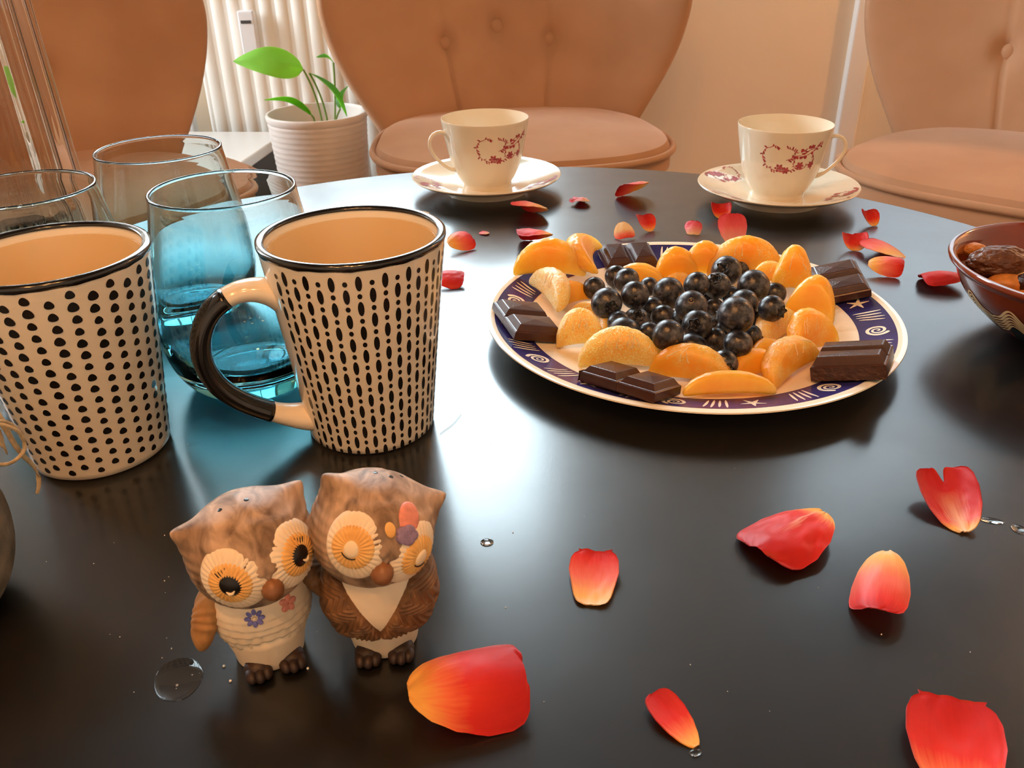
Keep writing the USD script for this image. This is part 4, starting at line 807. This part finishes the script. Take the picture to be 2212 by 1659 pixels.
for i, (a, b, wr, cup, bend, roll, pitch, mt, lab, ex) in enumerate(PET):
    z0 = .004; pa, pb = at(*a, z0), at(*b, z0); L = np.linalg.norm(pb - pa); mid = (pa + pb) / 2; yaw = math.atan2(pb[1] - pa[1], pb[0] - pa[0])
    if 'px' in ex: L = ex['px'] / CF * depth(mid); yaw = math.radians(ex['yaw'])
    lo, hi = 12, 27
    v, f, uv = petal(L * .97, min(L * wr, .9 * L * wr + .01), cup, bend, ex.get('ruf', .05), i + 1, ex.get('tipw', .72), ex.get('notch', 0), ex.get('claw', .36))
    v = v @ rx(roll).T @ ry(-pitch).T @ rz(yaw).T; v[:, 2] -= v[:, 2].min() - .0001
    if i == 16: v[:, 1] += .006
    single('rose_petal', (v, f), mt, lab, 'rose petal', (mid[0], mid[1], 0), group=None, smooth=True, uv=uv)

# ------------------------------------------------------------------ owl shakers
def lens(a, b, R, th, n=48, rid=0, nr=24, egg=0):
    rho = np.r_[np.linspace(0, .9, 9), .95, .985, 1.0]; an = np.arange(n) * 2 * PI / n; top, bot = [], []
    for q in rho:
        x, y = a * q * np.cos(an) * (1 - egg * np.sin(an)), b * q * np.sin(an); sag = -(x * x + y * y) / (2 * R)
        top.append(np.c_[x, y, sag + th * math.sqrt(max(0, 1 - q ** 6)) + rid * np.cos(nr * an) * (q > .45) * min(1, (1.02 - q) * 6)]); bot.append(np.c_[x, y, sag - .002])
    rings = top + bot[::-1]; v = np.vstack(rings); f = []
    for i in range(len(rings) - 1):
        for j in range(n): k = (j + 1) % n; f += [(i * n + j, (i + 1) * n + j, (i + 1) * n + k), (i * n + j, (i + 1) * n + k, i * n + k)]
    return tri(v, f)
def owl(loc, yaw, roll, pitch, turn, kind, label, S=1.0):
    t = thing('owl_shaker', label, 'salt shaker', (loc[0], loc[1], 0), yaw, 'bisque owl salt and pepper shakers'); part = lambda nm, m, *a, **k: globals()['part'](nm, tri(np.asarray(m.vertices) * 1.06, m.faces), *a, **k)
    bc = np.array([0, 0, .0245]); awake = kind == 'awake'
    bw = .0172 if awake else .0185
    def body_r(d):
        up = d[:, 2]; r = ellip(d, bw, bw * .92, .0200)
        if awake:  # overlapping belly scales
            az = np.arctan2(d[:, 0], -d[:, 1]); row = (up + 1) * 5.2; fr = row % 1; sh = (np.floor(row) % 2) * .5; col = (az * 3.4 + sh) % 1
            r = r * (1 + .050 * (.5 - fr) * np.clip(.45 - up, 0, 1) - .014 * np.exp(-((col - .5 + .0) / .12) ** 2) * np.clip(.3 - up, 0, 1) * 0 + .030 * np.cos((col - .5) * PI) * np.clip(.35 - up, 0, 1))
        return r
    b = star(5, body_r, bc); v = np.asarray(b.vertices).copy(); v[:, 2] = np.maximum(v[:, 2], .0008); body = tri(v, b.faces)
    leg = lathe([(0, 0), (.0112, 0), (.0120, .0010), (.0128, .006), (.0145, .013), (.015, .018), (0, .02)], 48); bp = part('body', cat([body, leg]), 'owl_cream', t, True)
    def shell(mask, lift, relief, m, name, lab=None):
        d, f = ico(6 if len(ICO) else 6); k = mask(d); r = body_r(d) * (1 + lift * k - .05 * (1 - k)) + relief(d) * k; q = d * r[:, None] + bc; q[:, 2] = np.maximum(q[:, 2], .0012); return part(name, tri(q, f), m, t, True, label=lab)
    sig = lambda x: 1 / (1 + np.exp(-np.clip(x, -40, 40)))
    if not awake:
        def mask(d):
            x, y, z = d.T; az = np.abs(x) / np.sqrt(1 - z ** 2 + 1e-6); front = y < .2
            vneck = (z + .42) * .62 - np.abs(x)               # positive inside the V
            return sig(-vneck * 60 + 0) * sig((z + .50 + .18 * np.abs(x) - .12 * (y > 0)) * 40) * 1.0
        def relief(d):
            x, y, z = d.T; s = np.abs(x) * .75 - z * .65; w = np.abs(x) * .65 + z * .75
            wf = (w * 2.6 + .15) % 1; rib = np.abs(wf - .5); return .0013 * (.5 - rib) ** .7 * (1 + 0 * s) + .00035 * np.sin(s * 46 + 26 * rib)
        shell(mask, .10, relief, 'owl_umber', 'wings', 'brown folded wings crossing below the chest')
    else:
        for sx, dz, tl in ((-1, -.002, .35), (1, .004, -.45)):
            w = star(4, lambda d: ellip(d, .0044, .0072, .0125) * (1 + .03 * np.sin(d[:, 2] * 14 + d[:, 1] * 9))); part('wing', moved(w, ry(tl) @ rx(-.2), (sx * .0185, -.002, .0265 + dz)), 'owl_tan' if sx < 0 else 'owl_umber', t, True)
    # feet
    for sx in (-1, 1):
        toes = [blob((sx * .0058 + k * .0026, -.0125 - (.0008 if k == 0 else 0), .0024), (.0021, .0038, .0024), 3) for k in (-1, 0, 1)] + [blob((sx * .0058, -.0098, .0030), (.0047, .0044, .0032), 3)]
        part('foot', cat(toes), 'owl_feet', t, True)
    # head
    HR = .0208 * S; hc = np.array([.0005 if awake else 0, -.0018, .0480 if awake else .0515]); Rh = rz(turn) @ ry(-roll) @ rx(pitch)
    ears = [np.array([sx * .80, .06, .60]) / np.linalg.norm([.80, .06, .60]) for sx in (-1, 1)]
    def head_r(d):
        r = ellip(d, HR, HR * .95, HR * .96)
        for e in ears: c = d @ e; an = np.arccos(np.clip(c, -1, 1)); r = r + .0058 * np.exp(-(an / .20) ** 1.5) + .0008 * np.exp(-(an / .45) ** 2)
        x, y, z = d.T; f = np.clip(-y, 0, 1)
        brow = z - (.02 + .80 * np.abs(x))                # V of the forehead over the eyes
        r = r + .0020 * sig(brow * 40) * np.clip(1.2 - 1.1 * np.abs(z), 0, 1) * np.clip(f * 1.6, 0, 1) + .00042 * np.sin(np.abs(x) * 30 * (1.1 - z) + z * 16 + 3 * meshkit.noise(d * 3)) * sig(brow * 14) * np.clip(1 - z, 0, 1) * f
        return r + .0002 * np.sin(z * 40 + 12 * np.abs(x)) * np.clip(1 - f, 0, 1)
    h = star(6, head_r); hd = part('head', moved(h, Rh, hc), 'owl_brown', t, True)
    def put(dirv, m, mat_, name, spin=0, out=0.0, parent=None, lab=None):
        d = np.asarray(dirv, float); d /= np.linalg.norm(d); r = head_r(d[None])[0] + out; fr = frame(d) @ rz(spin)
        return part(name, moved(moved(m, fr, d * r), Rh, hc), mat_, parent or t, True, label=lab)
    for sx in (-1, 1):
        ed = (sx * .53, -.84, .15); sp = -sx * .42
        e = put(ed, lens(.0103 if awake else .0094, .0114, HR, .0015, 96, .00038, 32, .06), 'owl_cream', 'eye', sp, .0004, lab='cream eye patch')
        put(ed, lens(.0070, .0072, HR * .9,   .0009, 96, .00030, 26), 'owl_orange', 'iris', sp, .0018, e, 'orange fluted ring of the eye')
        if awake:
            put((ed[0] - sx * .02, ed[1], ed[2]), lens(.0038, .0043, .009, .0010, 32), 'owl_black', 'pupil', sp, .0023, e)
            put((ed[0] + .035, ed[1], ed[2] - .085), moved(tube([(-.0015, .0006, 0), (-.0007, -.0002, .0002), (.0003, -.0003, .0002), (.0012, .0005, 0)], [.0002, .0005, .0005, .0002], 8), np.eye(3)), 'owl_lid', 'glint', sp * .3, .0031, e)
            for k in range(4):
                put((ed[0] + sx * (.02 + .05 * k) * .9, ed[1], ed[2] + .20 - .01 * k), tube([(0, 0, 0), (sx * .0004 * k, .0022 - .0002 * k, .0002)], [.0003, .00012], 6), 'owl_black', 'lash', 0, .0022, e)
        else:
            put(ed, lens(.0026, .0032, .008, .0010, 32, 0, 24, .12), 'owl_lid', 'lid', sp * .6, .0023, e, 'closed cream eyelid')
            put((ed[0], ed[1], ed[2] - .13), tube(spline([(-.0024, .0007, 0), (-.0008, -.0002, .0002), (.001, -.0002, .0002), (.0024, .0006, 0)], 10), .00028, 6), 'owl_black', 'lash', 0, .0024, e)
    bk = star(4, lambda d: ellip(d, .0036, .0040, .0050) * (1 + .12 * d[:, 2])); put((0, -.98, -.14), moved(bk, rx(-.25)), 'owl_beak', 'beak', 0, .0002)
    for q in ((-.24, .16, 1), (.0, .02, 1), (.26, .20, 1)) if not awake else ((-.30, -.05, 1), (.14, -.10, 1)):
        put(q, lens(.00085, .00085, .01, .00012, 16), 'owl_black', 'shaker_hole', 0, .00002)
    # painted flowers
    if awake:
        def bput(dirv, m, mat_, name, lab): d = np.asarray(dirv, float); d /= np.linalg.norm(d); return part(name, moved(m, frame(d), bc + d * body_r(d[None])[0]), mat_, t, True, label=lab)
        g = [moved(lens(.0012, .0008, .01, .0004, 14), rz(k * PI / 4), (.0022 * math.cos(k * PI / 4), .0022 * math.sin(k * PI / 4), 0)) for k in range(8)]
        fl = bput((-.22, -.95, .30), cat(g), 'flower_blue', 'flower', 'blue painted flower'); bput((-.22, -.95, .30), lens(.0007, .0007, .01, .0008, 12), 'owl_lid', 'flower_eye', 'pale flower centre')
        g = [moved(lens(.0016, .0012, .01, .0007, 14), rz(k * 2 * PI / 5), (.0017 * math.cos(k * 2 * PI / 5), .0017 * math.sin(k * 2 * PI / 5), 0)) for k in range(5)]
        bput((.50, -.84, .36), cat(g), 'flower_pink', 'flower', 'pink painted flower')
    else:
        put((.22, -.62, .62), lens(.0040, .0058, HR, .0008, 32), 'flower_pink', 'flower', -.2, 0, lab='pink painted petal on the forehead')
        put((.20, -.80, .47), cat([moved(lens(.0024, .0020, HR, .0005, 18), np.eye(3), (.0016 * math.cos(k * 1.257), .0014 * math.sin(k * 1.257), 0)) for k in range(5)]), 'flower_purple', 'flower', 0, .0006, lab='mauve painted blossom on the forehead')
        put((-.06, -.80, .52), lens(.0018, .0026, HR, .0005, 20), 'owl_orange', 'flower', .5, 0, lab='ochre painted leaf on the forehead')
    return t
owl((-.0945, .2370), .40, .08, -.02, .14, 'awake', 'left owl shaker with open black eyes and flowers on its cream belly')
owl((-.0512, .2425), .12, -.42, .0, .21, 'asleep', 'right owl shaker with closed eyes, brown wings folded over its chest')

# ------------------------------------------------------------------ left edge: raffia-tied pot
sx_ = (-.2475, .2560)
st_ = thing('stone_pot', 'mottled brown pot tied with raffia, just inside the left edge', 'pot', (*sx_, 0))
part('pot', lathe([(0, 0), (.030, 0)] + [tuple(p) for p in spline([(.036, .003), (.0435, .014), (.0475, .031), (.0455, .048), (.038, .059), (.034, .064)], 30)] + [(.036, .070), (.034, .0715), (.031, .070), (.030, .062), (0, .060)], 72), 'stone_pot', st_, 50)
ra = [tube(np.c_[.0362 * np.cos(a), .0362 * np.sin(a), .0635 + .0012 * np.sin(3 * a + k)], .0011, 6) for k, a in enumerate([np.linspace(0, 2 * PI, 50)] * 3)]
K0 = at(-12, 925, .070) - np.r_[sx_, 0]; K = lambda u, v, z: at(u, v, z) - np.r_[sx_, 0]
ra += [tube(spline([(.034, .004, .064), K(0, 905, .072), K(26, 950, .060), K(58, 992, .046), K(80, 1020, .036), K(84, 1050, .029), K(80, 1066, .026)], 50), np.linspace(.0028, .0009, 50), 8, .45)]
ra += [tube(spline([(.034, .004, .065), K(-5, 915, .073), K(28, 925, .068), K(50, 948, .060), K(52, 972, .055), K(36, 992, .052), K(16, 1002, .050), K(-10, 1003, .052)], 50), .0008, 8)]
ra += [tube(spline([(.034, .004, .065), K(-5, 910, .074), K(22, 915, .069), K(42, 936, .062), K(54, 962, .056), K(46, 984, .052)], 40), .0007, 8)]
ra += [tube(spline([(.034, .002, .066), K(-20, 930, .070), K(5, 955, .062), K(12, 975, .056)], 30), np.linspace(.0075, .002, 30), 8, .2)]
part('raffia', cat(ra), 'raffia', st_, True, label='loose raffia bow')

# ------------------------------------------------------------------ small things on the table
def drop(u, v, a, b, rot, h, lab):
    d, f = ico(4); p = d * np.array([a, b, h]) * (1 + .12 * (meshkit.noise(d * 1.7 + u) - .5))[:, None]; p[:, 2] = np.maximum(p[:, 2], -.00005); single('water_drop', tri(p @ rz(rot).T + (0, 0, .00012), f), 'water', lab, 'water drop', tuple(at(u, v)), smooth=True)
drop(386, 1466, .0085, .0105, .4, .0007, 'flat water drop on the table left of the owls')
drop(1052, 1172, .0030, .0022, 0, .0012, 'small water drop right of the sleepy owl')
drop(2142, 1125, .0052, .0020, -.3, .0008, 'long water drop right of the notched petal')
drop(2200, 1143, .0028, .0036, .2, .0009, 'water drop at the right edge of the photo')
drop(1502, 1626, .0022, .0014, .2, .0008, 'tiny water drop under the bottom centre petal')
rc = np.random.default_rng(8); cr = []
cv, cf = ico(1)
for k in range(46):
    u, v = (rc.uniform(90, 700), rc.uniform(1150, 1500)) if k < 26 else (rc.uniform(300, 2150), rc.uniform(950, 1600)); p = at(u, v); s = rc.uniform(.00012, .00034); cr.append(tri(cv * s * rc.uniform(.6, 1.2, 3) + p + (0, 0, s * .6), cf))
for u, v in ((436, 1315), (442, 1360), (415, 1364), (484, 1440), (498, 1472), (665, 1445), (383, 1482)): p = at(u, v); cr.append(tri(cv * .0005 + p + (0, 0, .0003), cf))
single('salt_grains', cat(cr), 'crumb_white', 'scattered white salt grains and crumbs on the black table', 'salt grains', smooth=False, kind='stuff')
q = [at(u, v, .0005) for u, v in ((950, 938), (962, 928), (978, 916), (990, 902), (997, 895))]
single('thread', tube(spline([(p[0], p[1], .0004) for p in q], 24), .00013, 6), 'twig', 'thin dark thread on the table right of the oval-print mug', 'thread', smooth=True)
